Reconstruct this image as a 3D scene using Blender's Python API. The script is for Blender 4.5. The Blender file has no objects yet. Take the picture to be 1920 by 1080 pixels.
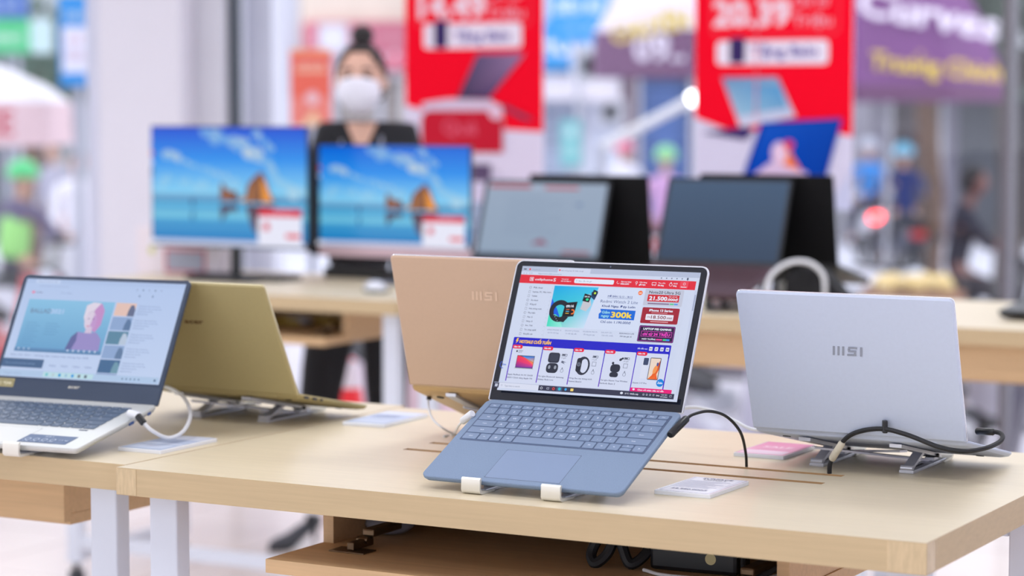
import bpy, bmesh, math, random
from mathutils import Vector, Matrix
random.seed(7)
sc = bpy.context.scene
COL = sc.collection
R = math.radians
PI = math.pi

# ------------------------------------------------------------------ camera
FPX, YH, HC = 4393.0, 200.0, 1.415          # focal length in px of the 1920 frame, horizon row, eye height
PITCH = math.atan2(540 - YH, FPX)
cam = bpy.data.cameras.new('camera'); co = bpy.data.objects.new('camera', cam); COL.objects.link(co)
co.location = (0, 0, HC); co.rotation_euler = (PI/2 - PITCH, 0, 0)
cam.sensor_width = 36; cam.lens = FPX/1920*36; cam.clip_end = 300
cam.dof.use_dof = True; cam.dof.focus_distance = 3.25; cam.dof.aperture_fstop = 2.9
sc.camera = co
# ------------------------------------------------------------------ world, light, exposure
w = bpy.data.worlds.new('overcast_sky'); sc.world = w; w.use_nodes = True
w.node_tree.nodes['Background'].inputs[0].default_value = (0.90, 0.925, 1.0, 1)
w.node_tree.nodes['Background'].inputs[1].default_value = 1.9
vs = sc.view_settings
vs.view_transform = 'Standard'; vs.look = 'None'; vs.exposure = 0.0; vs.gamma = 1.0; vs.use_curve_mapping = False

def area(name, loc, rot, size, size_y, power, col=(1, 1, 1)):
    l = bpy.data.lights.new(name, 'AREA'); l.shape = 'RECTANGLE'; l.size = size; l.size_y = size_y
    l.energy = power; l.color = col
    o = bpy.data.objects.new(name, l); COL.objects.link(o); o.location = loc; o.rotation_euler = rot
    return o
YAW = R(-29.02)
for i, (x, y) in enumerate([(-1.6, 3.4), (0.4, 1.6), (0.8, 4.6), (-1.4, 6.3), (1.6, 6.6), (-1.2, -0.6)]):
    area('ceiling_panel_light', (x, y, 3.12), (0, 0, YAW), 1.2, 0.6, 20, (0.95, 0.975, 1.0))

# ------------------------------------------------------------------ helpers
def lin(c):
    f = lambda v: (v/12.92 if v <= 0.04045 else ((v+0.055)/1.055)**2.4)
    return tuple(f(v/255) for v in c[:3])
_m = {}
def mat(name, rgb, rough=0.5, metal=0.0, spec=0.5, noise=0.0, nscale=30, bump=0.0, emit=0.0, coat=0.0, stretch=(1, 1, 1)):
    """procedural principled material; colours are sRGB 0-255"""
    if name in _m: return _m[name]
    m = bpy.data.materials.new(name); m.use_nodes = True; nt = m.node_tree
    b = nt.nodes['Principled BSDF']; c = lin(rgb)
    b.inputs['Base Color'].default_value = (*c, 1); b.inputs['Roughness'].default_value = rough
    b.inputs['Metallic'].default_value = metal; b.inputs['Specular IOR Level'].default_value = spec
    b.inputs['Coat Weight'].default_value = coat
    if noise or bump:
        tc = nt.nodes.new('ShaderNodeTexCoord'); mp = nt.nodes.new('ShaderNodeMapping'); n = nt.nodes.new('ShaderNodeTexNoise')
        mp.inputs['Scale'].default_value = stretch
        n.inputs['Scale'].default_value = nscale; n.inputs['Detail'].default_value = 4
        nt.links.new(tc.outputs['Object'], mp.inputs[0]); nt.links.new(mp.outputs[0], n.inputs['Vector'])
        if noise:
            r = nt.nodes.new('ShaderNodeValToRGB')
            r.color_ramp.elements[0].position = 0.3; r.color_ramp.elements[1].position = 0.7
            r.color_ramp.elements[0].color = (*[v*(1-noise) for v in c], 1)
            r.color_ramp.elements[1].color = (*[min(1, v*(1+noise)) for v in c], 1)
            nt.links.new(n.outputs['Fac'], r.inputs[0]); nt.links.new(r.outputs[0], b.inputs['Base Color'])
        if bump:
            bp = nt.nodes.new('ShaderNodeBump'); bp.inputs['Strength'].default_value = bump; bp.inputs['Distance'].default_value = 0.001
            nt.links.new(n.outputs['Fac'], bp.inputs['Height']); nt.links.new(bp.outputs[0], b.inputs['Normal'])
    if emit:
        b.inputs['Emission Color'].default_value = (*c, 1); b.inputs['Emission Strength'].default_value = emit
    _m[name] = m; return m
def attr_mat(name, glow=0.0, rough=0.4, spec=0.5):
    """printed or glowing artwork: colour from the mesh's own colour layer"""
    if name in _m: return _m[name]
    m = bpy.data.materials.new(name); m.use_nodes = True; nt = m.node_tree; b = nt.nodes['Principled BSDF']
    a = nt.nodes.new('ShaderNodeAttribute'); a.attribute_name = 'Col'
    b.inputs['Roughness'].default_value = rough; b.inputs['Specular IOR Level'].default_value = spec
    if glow:
        b.inputs['Base Color'].default_value = (0.005, 0.005, 0.006, 1)
        nt.links.new(a.outputs['Color'], b.inputs['Emission Color']); b.inputs['Emission Strength'].default_value = glow
    else:
        nt.links.new(a.outputs['Color'], b.inputs['Base Color'])
    _m[name] = m; return m
def glass_mat():
    m = bpy.data.materials.new('window_glass'); m.use_nodes = True; nt = m.node_tree; nt.nodes.clear()
    o = nt.nodes.new('ShaderNodeOutputMaterial'); mx = nt.nodes.new('ShaderNodeMixShader'); t = nt.nodes.new('ShaderNodeBsdfTransparent')
    g = nt.nodes.new('ShaderNodeBsdfGlossy'); g.inputs['Roughness'].default_value = 0.02; fr = nt.nodes.new('ShaderNodeMath'); fr.operation = 'MULTIPLY_ADD'; fr.inputs[1].default_value = 0.45; fr.inputs[2].default_value = 0.02; lw = nt.nodes.new('ShaderNodeLayerWeight'); pw_ = nt.nodes.new('ShaderNodeMath'); pw_.operation = 'POWER'; pw_.inputs[1].default_value = 4.0
    nt.links.new(lw.outputs['Facing'], pw_.inputs[0]); nt.links.new(pw_.outputs[0], fr.inputs[0]); t.inputs['Color'].default_value = (0.97, 0.98, 1, 1)
    nt.links.new(fr.outputs[0], mx.inputs[0]); nt.links.new(t.outputs[0], mx.inputs[1]); nt.links.new(g.outputs[0], mx.inputs[2])
    nt.links.new(mx.outputs[0], o.inputs[0]); return m

def link(name, me, parent=None, loc=None, rot=None, smooth=False):
    o = bpy.data.objects.new(name, me); COL.objects.link(o)
    if parent: o.parent = parent
    if loc is not None: o.location = loc
    if rot is not None: o.rotation_euler = rot
    if smooth:
        for p in me.polygons: p.use_smooth = True
    return o
def obj(name, bm, m, parent=None, loc=None, rot=None, smooth=False, label=None, M=None):
    me = bpy.data.meshes.new(name)
    if M is not None: bm.transform(M)
    bm.normal_update(); bm.to_mesh(me); bm.free()
    for x in (m if isinstance(m, (list, tuple)) else [m]): me.materials.append(x)
    o = link(name, me, parent, loc, rot)
    if smooth: shade(o)
    if label: o['label'] = label
    return o
def shade(o, ang=40):
    me = o.data
    for p in me.polygons: p.use_smooth = True
    try: me.set_sharp_from_angle(angle=R(ang))
    except Exception: pass
def tag(o, label, cat, group=None):
    o['label'] = label; o['category'] = cat
    if group: o['group'] = group
    return o
def struct(o): o['kind'] = 'structure'; return o
def empty(name, loc, rz=0, label=None, cat=None, group=None):
    o = bpy.data.objects.new(name, None); COL.objects.link(o); o.location = loc; o.rotation_euler = (0, 0, rz)
    o.empty_display_size = 0.05
    if label: tag(o, label, cat, group)
    return o
def box(bm, x0, x1, y0, y1, z0, z1, bev=0, mi=0):
    n0 = len(bm.faces)
    r = bmesh.ops.create_cube(bm, size=1)
    for v in r['verts']:
        v.co = Vector(((x0+x1)/2+v.co.x*(x1-x0), (y0+y1)/2+v.co.y*(y1-y0), (z0+z1)/2+v.co.z*(z1-z0)))
    if bev:
        es = list({e for v in r['verts'] for e in v.link_edges})
        bmesh.ops.bevel(bm, geom=es, offset=bev, segments=2, affect='EDGES', profile=0.5)
    if mi:
        bm.faces.ensure_lookup_table()
        for f in list(bm.faces)[n0:]: f.material_index = mi
def BM(): return bmesh.new()
def bx(*a, **k):
    bm = BM(); box(bm, *a, **k); return bm
def rr(w, h, r, seg=6, cx=0, cy=0, rb=None):
    pts = []; r_ = min(r, w/2-1e-5, h/2-1e-5)
    for qx, qy, a0 in ((1, 1, 0), (-1, 1, 90), (-1, -1, 180), (1, -1, 270)):
        r = r_ if qy > 0 or rb is None else rb
        for i in range(seg+1):
            a = R(a0+90*i/seg); pts.append((cx+qx*(w/2-r)+r*math.cos(a), cy+qy*(h/2-r)+r*math.sin(a)))
    return pts
def slab(bm, w, h, r, levels, cx=0, cy=0, seg=6, mi=0, rb=None):
    """rounded plate: levels = [(z, inset), ...] from bottom to top"""
    rings = []
    for z, ins in levels:
        rings.append([bm.verts.new((x, y, z)) for x, y in rr(w-2*ins, h-2*ins, max(r-ins, 0.0003), seg, cx, cy, rb if rb is None else max(rb-ins, 0.0003))])
    fs = [bm.faces.new(list(reversed(rings[0]))), bm.faces.new(rings[-1])]
    for a, b in zip(rings, rings[1:]):
        for i in range(len(a)):
            j = (i+1) % len(a); fs.append(bm.faces.new((a[i], a[j], b[j], b[i])))
    for f in fs: f.material_index = mi
def loft(bm, rings, cap=True, mi=0):
    vs = [[bm.verts.new(p) for p in ring] for ring in rings]
    for a, b in zip(vs, vs[1:]):
        for i in range(len(a)):
            j = (i+1) % len(a); f = bm.faces.new((a[i], a[j], b[j], b[i])); f.material_index = mi
    if cap: bm.faces.new(list(reversed(vs[0]))).material_index = mi; bm.faces.new(vs[-1]).material_index = mi
def tube(bm, pts, r, seg=10, smooth_n=0, mi=0):
    pts = [Vector(p) for p in pts]
    if smooth_n:
        q = []
        P = [pts[0]*2-pts[1]]+pts+[pts[-1]*2-pts[-2]]
        for i in range(1, len(P)-2):
            for k in range(smooth_n):
                t = k/smooth_n; a, b, c, d = P[i-1], P[i], P[i+1], P[i+2]
                q.append(0.5*((2*b)+(c-a)*t+(2*a-5*b+4*c-d)*t*t+(3*b-a-3*c+d)*t**3))
        q.append(pts[-1]); pts = q
    rad = r if isinstance(r, (list, tuple)) else [r]*len(pts)
    rings = []; up = Vector((0, 0, 1)); pn = None
    for i, p in enumerate(pts):
        d = (pts[min(i+1, len(pts)-1)]-pts[max(i-1, 0)]).normalized()
        if pn is None:
            n = d.cross(up) if abs(d.z) < 0.95 else d.cross(Vector((1, 0, 0)))
        else: n = pn-d*pn.dot(d)
        n.normalize(); pn = n; b = d.cross(n)
        rings.append([p+(n*math.cos(2*PI*k/seg)+b*math.sin(2*PI*k/seg))*rad[i] for k in range(seg)])
    loft(bm, rings, mi=mi)
def cyl(bm, p0, p1, r, seg=16, r2=None, mi=0):
    tube(bm, [p0, p1], [r, r if r2 is None else r2], seg, mi=mi)
def lathe(bm, prof, seg=24, c=(0, 0, 0), cap=True, mi=0):
    loft(bm, [[(c[0]+r*math.cos(2*PI*k/seg), c[1]+r*math.sin(2*PI*k/seg), c[2]+z) for k in range(seg)] for r, z in prof], cap, mi)
def ball(bm, c, rx, ry=None, rz=None, seg=16):
    ry = rx if ry is None else ry; rz = rx if rz is None else rz
    r = bmesh.ops.create_uvsphere(bm, u_segments=seg, v_segments=max(8, seg//2+2), radius=1)
    for v in r['verts']: v.co = Vector((c[0]+v.co.x*rx, c[1]+v.co.y*ry, c[2]+v.co.z*rz))
def prism(bm, poly, y0, y1, mi=0):
    """extrude an outline given in the x-z plane along y"""
    loft(bm, [[(x, y0, z) for x, z in poly], [(x, y1, z) for x, z in poly]], mi=mi)
X90 = Matrix.Rotation(PI/2, 4, 'X')
def P(u, v, Y):
    """world point seen at photo pixel (u, v) whose distance along the floor is Y"""
    a = -(v-540)/FPX; dx = (u-960)/FPX; dy = math.cos(PITCH)+a*math.sin(PITCH); dz = -math.sin(PITCH)+a*math.cos(PITCH)
    t = Y/dy; return Vector((dx*t, Y, HC+dz*t))
def PZ(u, v, Z):
    a = -(v-540)/FPX; dx = (u-960)/FPX; dy = math.cos(PITCH)+a*math.sin(PITCH); dz = -math.sin(PITCH)+a*math.cos(PITCH)
    t = (Z-HC)/dz; return Vector((dx*t, dy*t, Z))

# ---- flat artwork (screens, posters, signs): coloured shapes in thin layers
_txt = {}
def text_mesh(s, bold=0.0, shear=0.0):
    k = (s, bold, shear)
    if k in _txt: return _txt[k]
    c = bpy.data.curves.new('t', 'FONT'); c.body = s; c.size = 1; c.resolution_u = 2; c.offset = bold; c.shear = shear
    o = bpy.data.objects.new('t', c); COL.objects.link(o)
    bpy.context.view_layer.update()
    dg = bpy.context.evaluated_depsgraph_get(); me = o.evaluated_get(dg).to_mesh()
    vs = [(v.co.x, v.co.y) for v in me.vertices]; fs = [tuple(p.vertices) for p in me.polygons]
    o.evaluated_get(dg).to_mesh_clear()
    bpy.data.objects.remove(o); bpy.data.curves.remove(c)
    if not vs: vs = [(0, 0), (1, 1)]
    x0 = min(a for a, b in vs); x1 = max(a for a, b in vs)
    _txt[k] = (vs, fs, x0, x1); return _txt[k]
class Canvas:
    def __init__(s, W, H, w, h, step=0.00004):
        s.W, s.H, s.w, s.h, s.step = W, H, w, h, step; s.v = []; s.f = []; s.c = []; s.n = 0
    def _add(s, pts, faces, col):
        s.n += 1; z = s.n*s.step; o = len(s.v)
        s.v += [((x/s.W-0.5)*s.w, (y/s.H)*s.h, z) for x, y in pts]
        for i, f in enumerate(faces):
            s.f.append([o+k for k in f]); s.c.append([col[k] if isinstance(col, list) else col for k in f])
    def rect(s, x0, y0, x1, y1, col, col2=None):
        c = lin(col); c2 = lin(col2) if col2 else c
        s._add([(x0, y0), (x1, y0), (x1, y1), (x0, y1)], [(0, 1, 2, 3)], [c, c, c2, c2])
    def poly(s, pts, col):
        cs = [lin(q) for q in col] if isinstance(col, list) else lin(col)
        s._add(pts, [tuple(range(len(pts)))], cs)
    def rrect(s, x0, y0, x1, y1, r, col):
        s._add(rr(x1-x0, y1-y0, r, 4, (x0+x1)/2, (y0+y1)/2), [tuple(range(20))], lin(col))
    def ell(s, x, y, rx, ry, col, n=20, rot=0):
        p = [(x+rx*math.cos(2*PI*k/n)*math.cos(rot)-ry*math.sin(2*PI*k/n)*math.sin(rot), y+rx*math.cos(2*PI*k/n)*math.sin(rot)+ry*math.sin(2*PI*k/n)*math.cos(rot)) for k in range(n)]
        s._add(p, [tuple(range(n))], lin(col))
    def line(s, x0, y0, x1, y1, t, col):
        d = Vector((x1-x0, y1-y0)); d.normalize(); n = Vector((-d.y, d.x))*t/2
        s._add([(x0-n.x, y0-n.y), (x1-n.x, y1-n.y), (x1+n.x, y1+n.y), (x0+n.x, y0+n.y)], [(0, 1, 2, 3)], lin(col))
    def ring(s, x, y, r, t, col, n=20, a0=0, a1=360):
        p = []; 
        for k in range(n+1):
            a = R(a0+(a1-a0)*k/n); p += [(x+r*math.cos(a), y+r*math.sin(a)), (x+(r-t)*math.cos(a), y+(r-t)*math.sin(a))]
        s._add(p, [(2*k, 2*k+2, 2*k+3, 2*k+1) for k in range(n)], lin(col))
    def frame(s, x0, y0, x1, y1, t, col):
        s.rect(x0, y0, x1, y0+t, col); s.rect(x0, y1-t, x1, y1, col); s.rect(x0, y0, x0+t, y1, col); s.rect(x1-t, y0, x1, y1, col)
    def text(s, t, x, y, h, col, width=None, bold=0.02, shear=0.0, align='l', rot=0):
        """cap height h, left end x, baseline y; width fits the string to a length"""
        if bold >= .015:                       # heavy lettering: the same shapes laid side by side, so no stroke collapses
            k_ = h*bold*1.1
            for dx_, dy_ in ((-k_, -k_*.7), (k_, k_*.7), (k_, -k_*.7), (-k_, k_*.7)): s.text(t, x+dx_, y+dy_, h, col, width, 0.0, shear, align, rot)
            return
        vs, fs, x0, x1 = text_mesh(t, bold, shear); k = h/0.70; kx = k if width is None else width/(x1-x0)
        L = (x1-x0)*kx; ox = x-(0 if align == 'l' else L/2 if align == 'c' else L)
        c, sn = math.cos(rot), math.sin(rot)
        pts = []
        for a, b in vs:
            px, py = ox+(a-x0)*kx-x, b*k; pts.append((x+px*c-py*sn, y+px*sn+py*c))
        s._add(pts, fs, lin(col))
    def build(s, name, m, parent=None, M=None, label=None):
        me = bpy.data.meshes.new(name); me.from_pydata(s.v, [], s.f); me.update()
        a = me.color_attributes.new('Col', 'FLOAT_COLOR', 'CORNER'); i = 0
        for cs in s.c:
            for c in cs: a.data[i].color = (*c, 1); i += 1
        if M is not None: me.transform(M)
        me.materials.append(m); o = link(name, me, parent)
        if label: o['label'] = label
        return o

# ------------------------------------------------------------------ materials
wood_top = mat('beech_laminate_top', (223, 209, 180), rough=0.36, spec=0.4, noise=0.03, nscale=6, stretch=(1.2, 14, 14))
wood_edge = mat('beech_edge_band', (196, 172, 134), rough=0.5, noise=0.05, nscale=8, stretch=(0.7, 6, 22))
wood_raw = mat('raw_groove_wood', (186, 150, 106), rough=0.8, noise=0.08, nscale=20)
wood_box = mat('beech_box_board', (205, 170, 128), rough=0.55, noise=0.07, nscale=8, stretch=(0.7, 20, 20))
white_metal = mat('white_powder_coat', (214, 219, 232), rough=0.4, noise=0.015, nscale=3)
grey_cap = mat('grey_castor_rubber', (58, 60, 66), rough=0.7)
alu = mat('brushed_aluminium', (206, 208, 218), rough=0.35, metal=0.6, noise=0.04, nscale=60)
alu_light = mat('pale_anodised_hook', (232, 230, 222), rough=0.35, metal=0.35, noise=0.02, nscale=50)
black_rub = mat('black_rubber', (28, 29, 33), rough=0.6)
black_pl = mat('black_plastic', (26, 28, 33), rough=0.35)
white_pl = mat('white_cable_plastic', (228, 230, 236), rough=0.4)
screen_mat = attr_mat('backlit_display', glow=1.0, rough=0.25, spec=0.25)
print_mat = attr_mat('printed_artwork', rough=0.45, spec=0.3)
sign_mat = attr_mat('printed_signboard', rough=0.7, spec=0.08)

# ------------------------------------------------------------------ shop shell
TH = 0.8917                                   # table top height
def wline(x): return 8.95-0.5546*x            # the glass front runs parallel to the tables
EX = Vector((math.cos(YAW), math.sin(YAW), 0)); EY = Vector((-math.sin(YAW), math.cos(YAW), 0))
W0 = Vector((0, 8.95, 0))                     # origin of the glass front
floor_m = mat('glossy_beige_floor_tile', (232, 212, 202), rough=0.22, noise=0.05, nscale=1.5)
nt = floor_m.node_tree; br = nt.nodes.new('ShaderNodeTexBrick'); br.offset = 0; br.inputs['Scale'].default_value = 1.0
br.inputs['Brick Width'].default_value = 0.6; br.inputs['Row Height'].default_value = 0.6; br.inputs['Mortar Size'].default_value = 0.004
br.inputs['Color1'].default_value = (*lin((254, 243, 236)), 1); br.inputs['Color2'].default_value = (*lin((252, 240, 233)), 1); br.inputs['Mortar'].default_value = (*lin((190, 168, 160)), 1)
tcn = nt.nodes.new('ShaderNodeTexCoord'); nt.links.new(tcn.outputs['Object'], br.inputs['Vector']); nt.links.new(br.outputs[0], nt.nodes['Principled BSDF'].inputs['Base Color'])
def along(bm, x0, x1, y0, y1, z0, z1, **k): box(bm, x0, x1, y0, y1, z0, z1, **k)   # in the shop's own axes
def shop(name, bm, m, **k):
    return struct(obj(name, bm, m, loc=W0, rot=(0, 0, YAW), **k))
shop('floor', bx(-7, 6, -14, 0.12, -0.12, 0), floor_m)
shop('ceiling', bx(-7, 6, -14, 0.12, 3.2, 3.3), mat('white_ceiling_paint', (236, 238, 242), rough=0.9, noise=0.01, nscale=2))
white_wall = mat('white_wall_paint', (226, 224, 234), rough=0.8, noise=0.02, nscale=2)
grey_alu = mat('grey_window_frame', (176, 178, 190), rough=0.45, metal=0.2, noise=0.02, nscale=5)
dark_gasket = mat('dark_glazing_seal', (70, 76, 84), rough=0.6)
def wx(u, off=0.0):
    """distance along the glass front where a sight line of column u meets it"""
    s = (u-960)/FPX; Y = (8.95+off*EY.y+0.0)/(1+0.5546*s); x = s*Y; return (Vector((x, Y, 0))-W0).dot(EX)
shop('wall_left', bx(wx(232), wx(384), -0.16, 0.14, 0, 3.2, bev=0.006), white_wall)
shop('trim_4', bx(wx(384), wx(438), -0.06, 0.10, 0, 3.2, bev=0.004), mat('pale_grey_frame', (206, 206, 216), rough=0.5, noise=0.02, nscale=5))
def wxo(u, off):
    s_ = (u-960)/FPX; return (s_*(8.95+off*EY.y)-off*EY.x)/(EX.x-s_*EX.y)
bm = BM(); box(bm, wxo(165, .16), wxo(210, .16), 0.16, 0.26, -0.1, 3.2)
shop('wall_outside_left', bm, mat('grey_pillar_paint', (222, 220, 230), rough=0.8, noise=0.03, nscale=3))
bm = BM(); box(bm, wxo(449, .16), wxo(512, .16), 0.16, 0.24, -0.1, 3.2)
shop('wall_outside_middle', bm, mat('blue_grey_pillar_paint', (222, 222, 232), rough=0.8, noise=0.03, nscale=3))
shop('trim_1', bx(wx(216), wx(227), -0.03, 0.03, 0, 3.2), dark_gasket)
shop('trim_2', bx(wx(438), wx(447), -0.03, 0.03, 0, 3.2), dark_gasket)
shop('trim_3', bx(wx(1882), wx(1896), -0.03, 0.05, 0, 3.2), mat('dark_grey_mullion', (104, 100, 108), rough=0.5, noise=0.03, nscale=5))
shop('baseboard_front', bx(-7, 6, -0.05, 0.06, 0, 0.09, bev=0.004), grey_alu)
glass = glass_mat()
shop('wall_side_light_block', bx(5.9, 6.0, -14, 0.1, 0, 3.2), white_wall)  # unseen wall added to block side light from the right
for i, (a, b) in enumerate([(-6.9, wx(216)), (wx(447), wx(1425)), (wx(1429), wx(1882)), (wx(1896), 5.9)]):
    shop('window_%d' % (i+1), bx(a, b, -0.005, 0.005, 0.09, 3.2), glass)

# ------------------------------------------------------------------ display tables
def table(name, origin, w, d, label, group=None, groove=None, box_rng=None, box_y=0.15, box_depth=0.42, shelf_out=0.0, closed=False,
          leg_inset=0.03, back_leg=0.56, worn=False, feet='bar', backboard=True):
    t = empty(name, (origin[0], origin[1], 0), YAW, label, 'table', group)
    T = 0.04
    bm = BM()
    if groove:
        gx0, gx1, ys = groove; g = 0.016; dep = 0.01
        box(bm, 0, w, 0, d, TH-T, TH-dep, mi=1)
        box(bm, 0, gx0, 0, d, TH-dep, TH); box(bm, gx1, w, 0, d, TH-dep, TH)
        e = [0]+sum([[y-g/2, y+g/2] for y in ys], [])+[d]
        for a, b in zip(e[0::2], e[1::2]): box(bm, gx0, gx1, a, b, TH-dep, TH)
        bmesh.ops.remove_doubles(bm, verts=bm.verts, dist=1e-6)
        for f in bm.faces:
            c = f.calc_center_median(); f.normal_update()
            if abs(f.normal.z) < 0.5: f.material_index = 2 if (0.005 < c.x < w-0.005 and 0.005 < c.y < d-0.005) else 1
            elif c.z < TH-0.005: f.material_index = 2
    else:
        box(bm, 0, w, 0, d, TH-T, TH, bev=0.0008)
        for f in bm.faces:
            f.normal_update(); f.material_index = 1 if abs(f.normal.z) < 0.8 else 0
    obj('tabletop', bm, [wood_top, wood_edge, wood_raw], t)
    s = 0.05
    xs = (leg_inset, w-leg_inset-s); yl = (0.05, back_leg)
    for x in xs:
        for y in yl:
            bm = BM(); box(bm, x, x+s, y, y+0.032, 0.055, TH-T, bev=0.003)
            l = obj('leg', bm, white_metal, t)
            bm = BM(); cyl(bm, (x+s/2, y+0.016, 0), (x+s/2, y+0.016, 0.03), 0.024); cyl(bm, (x+s/2, y+0.016, 0.03), (x+s/2, y+0.016, 0.056), 0.01)
            obj('foot', bm, grey_cap, l)
        bm = BM(); box(bm, x+0.008, x+s-0.008, yl[0]+0.032, yl[1], 0.06, 0.10, bev=0.003); obj('foot_rail', bm, white_metal, t)
    bm = BM(); box(bm, xs[0]+s, xs[1], yl[0]+0.003, yl[0]+0.029, 0.10, 0.14, bev=0.003); obj('foot_rail', bm, white_metal, t)
    bm = BM(); box(bm, xs[0]+s, xs[1], yl[1]+0.003, yl[1]+0.029, TH-T-0.05, TH-T, bev=0.003); obj('cross_rail', bm, white_metal, t)
    if box_rng:
        a, b = box_rng; zb = TH-0.115; th = 0.018; y0 = box_y; y1 = y0+box_depth
        for x in (a, b-th): obj('side_panel', bx(x, x+th, y0, y1, zb, TH-T, bev=0.0008), wood_box, t)
        if backboard: obj('back_panel', bx(a+th, b-th, y1-th, y1, zb, TH-T, bev=0.0008), wood_box, t)
        bm = BM()
        if shelf_out: box(bm, a-0.002, b+0.002, y0-shelf_out, y1+0.02, zb-0.02, zb, bev=0.001)
        else: box(bm, a, b, y0, y1, zb-th, zb, bev=0.0008)
        obj('cable_shelf', bm, wood_box, t)
        if closed: obj('front_flap', bx(a-0.002, b+0.002, y0-0.018, y0-0.001, zb-0.012, TH-T-0.002, bev=0.001), wood_box, t)
        if shelf_out:
            for hx in (a+0.075, b-0.065):
                bm = BM(); box(bm, hx-0.03, hx+0.03, y0-0.055, y0-0.02, zb, zb+0.002, bev=0.0006)
                box(bm, hx-0.005, hx+0.007, y0-0.045, y0+0.01, zb+0.002, zb+0.014, bev=0.002)
                box(bm, hx-0.004, hx+0.016, y0-0.005, y0+0.075, zb+0.016, zb+0.028, bev=0.003)
                cyl(bm, (hx-0.008, y0-0.01, zb+0.012), (hx+0.01, y0-0.01, zb+0.012), 0.005)
                obj('hinge', bm, mat('aged_brass_hinge', (116, 96, 76), rough=0.35, metal=0.9, noise=0.1, nscale=60), t)
    if worn:
        for cx in ((0.0, 0.036), (w-0.05, w)):
            bm = BM(); box(bm, cx[0], cx[1], -0.0006, 0.0001, TH-T+0.001, TH-0.001)
            if cx[1] == w: box(bm, w-0.0002, w+0.0006, 0, 0.03, TH-T+0.001, TH-0.001)
            tp = mat('scuffed_clear_tape', (204, 180, 142), rough=0.25, noise=0.12, nscale=70, stretch=(2.5, 1, 0.5), bump=0.5)
            obj('tape', bm, tp, t)
    return t
A0 = Vector((-0.576, 3.3811, 0))              # front left corner of the main table
MT = table('display_table', A0, 1.229, 0.779, 'beech display table in front, carrying the blue-grey laptop, scuffed corners', groove=(0.272, 0.955, (0.360, 0.436)),
           box_rng=(0.25, 0.985), box_y=0.165, shelf_out=0.145, worn=True, leg_inset=0.02)
LT = table('display_table', A0+EX*(-1.233)+EY*0.026, 1.229, 0.779, 'beech display table at left edge, seam against the front table, closed box below', box_rng=(0.25, 1.0), box_y=0.15, closed=True, back_leg=0.725, leg_inset=0.058, box_depth=0.5)
B0 = Vector((-0.6843, 6.5134, 0))
BT1 = table('display_table', B0+EX*(-0.80), 1.229, 0.779, 'beech display table behind, under the two monitors with the beach wallpaper', box_rng=(0.28, 0.99), box_y=0.12, shelf_out=0.12)
BT2 = table('display_table', B0+EX*0.433, 1.229, 0.779, 'beech display table behind, under the black laptops standing back to back', box_rng=(0.12, 1.12), box_y=0.05, closed=True)
BT3 = table('display_table', B0+EX*1.666, 1.229, 0.779, 'beech display table behind at right edge, beyond the silver laptop', box_rng=(0.05, 1.15), box_y=0.05, closed=True)
for b in (MT,): pass
def tp_(o, x, y, z=0):
    """point in a table's own axes"""
    return Vector((o[0], o[1], 0))+EX*x+EY*y+Vector((0, 0, TH+z))

# ------------------------------------------------------------------ laptops
def key_rows(style):
    if style == 'surface':
        return [([15/16]*16, ['Esc']+['F%d' % i for i in range(1, 13)]+['Home', 'End', 'Del']),
                ([1]*13+[2], list('`1234567890-=')+['Backspace']), ([1.5]+[1]*12+[1.5], ['Tab']+list('QWERTYUIOP[]')+['\\']),
                ([1.8]+[1]*11+[2.2], ['Caps']+list('ASDFGHJKL;')+["'", 'Enter']), ([2.3]+[1]*10+[2.7], ['Shift']+list('ZXCVBNM,./')+['Shift']),
                ([1.3, 1, 1, 1, 5.7, 1, 1, 1, 1, 1], ['Ctrl', 'Fn', '#', 'Alt', '', 'Alt', '=', '<', '^', '>'])]
    return [([15/15]*15, ['Esc']+['F%d' % i for i in range(1, 13)]+['Prt', 'Del']),
            ([1]*13+[2], list('`1234567890-=')+['Back']), ([1.5]+[1]*12+[1.5], ['Tab']+list('QWERTYUIOP[]')+['\\']),
            ([1.8]+[1]*11+[2.2], ['Caps']+list('ASDFGHJKL;')+["'", 'Enter']), ([2.3]+[1]*10+[2.7], ['Shift']+list('ZXCVBNM,./')+['Shift']),
            ([1.3, 1, 1, 1, 5.2, 1, 1, 1.1, 1.2, 1.2], ['Ctrl', 'Fn', '#', 'Alt', '', 'Alt', 'Ctrl', '<', '^', '>'])]
def add_glyph(bm, s, x, y, z, h, mi, wmax):
    vs, fs, x0, x1 = text_mesh(s, 0.01, 0.0); k = h/0.7
    if (x1-x0)*k > wmax: k = wmax/(x1-x0)
    v = [bm.verts.new((x+(a-(x0+x1)/2)*k, y+b*k-h/2, z)) for a, b in vs]
    for f in fs:
        try: bm.faces.new([v[i] for i in f]).material_index = mi
        except Exception: pass
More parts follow.
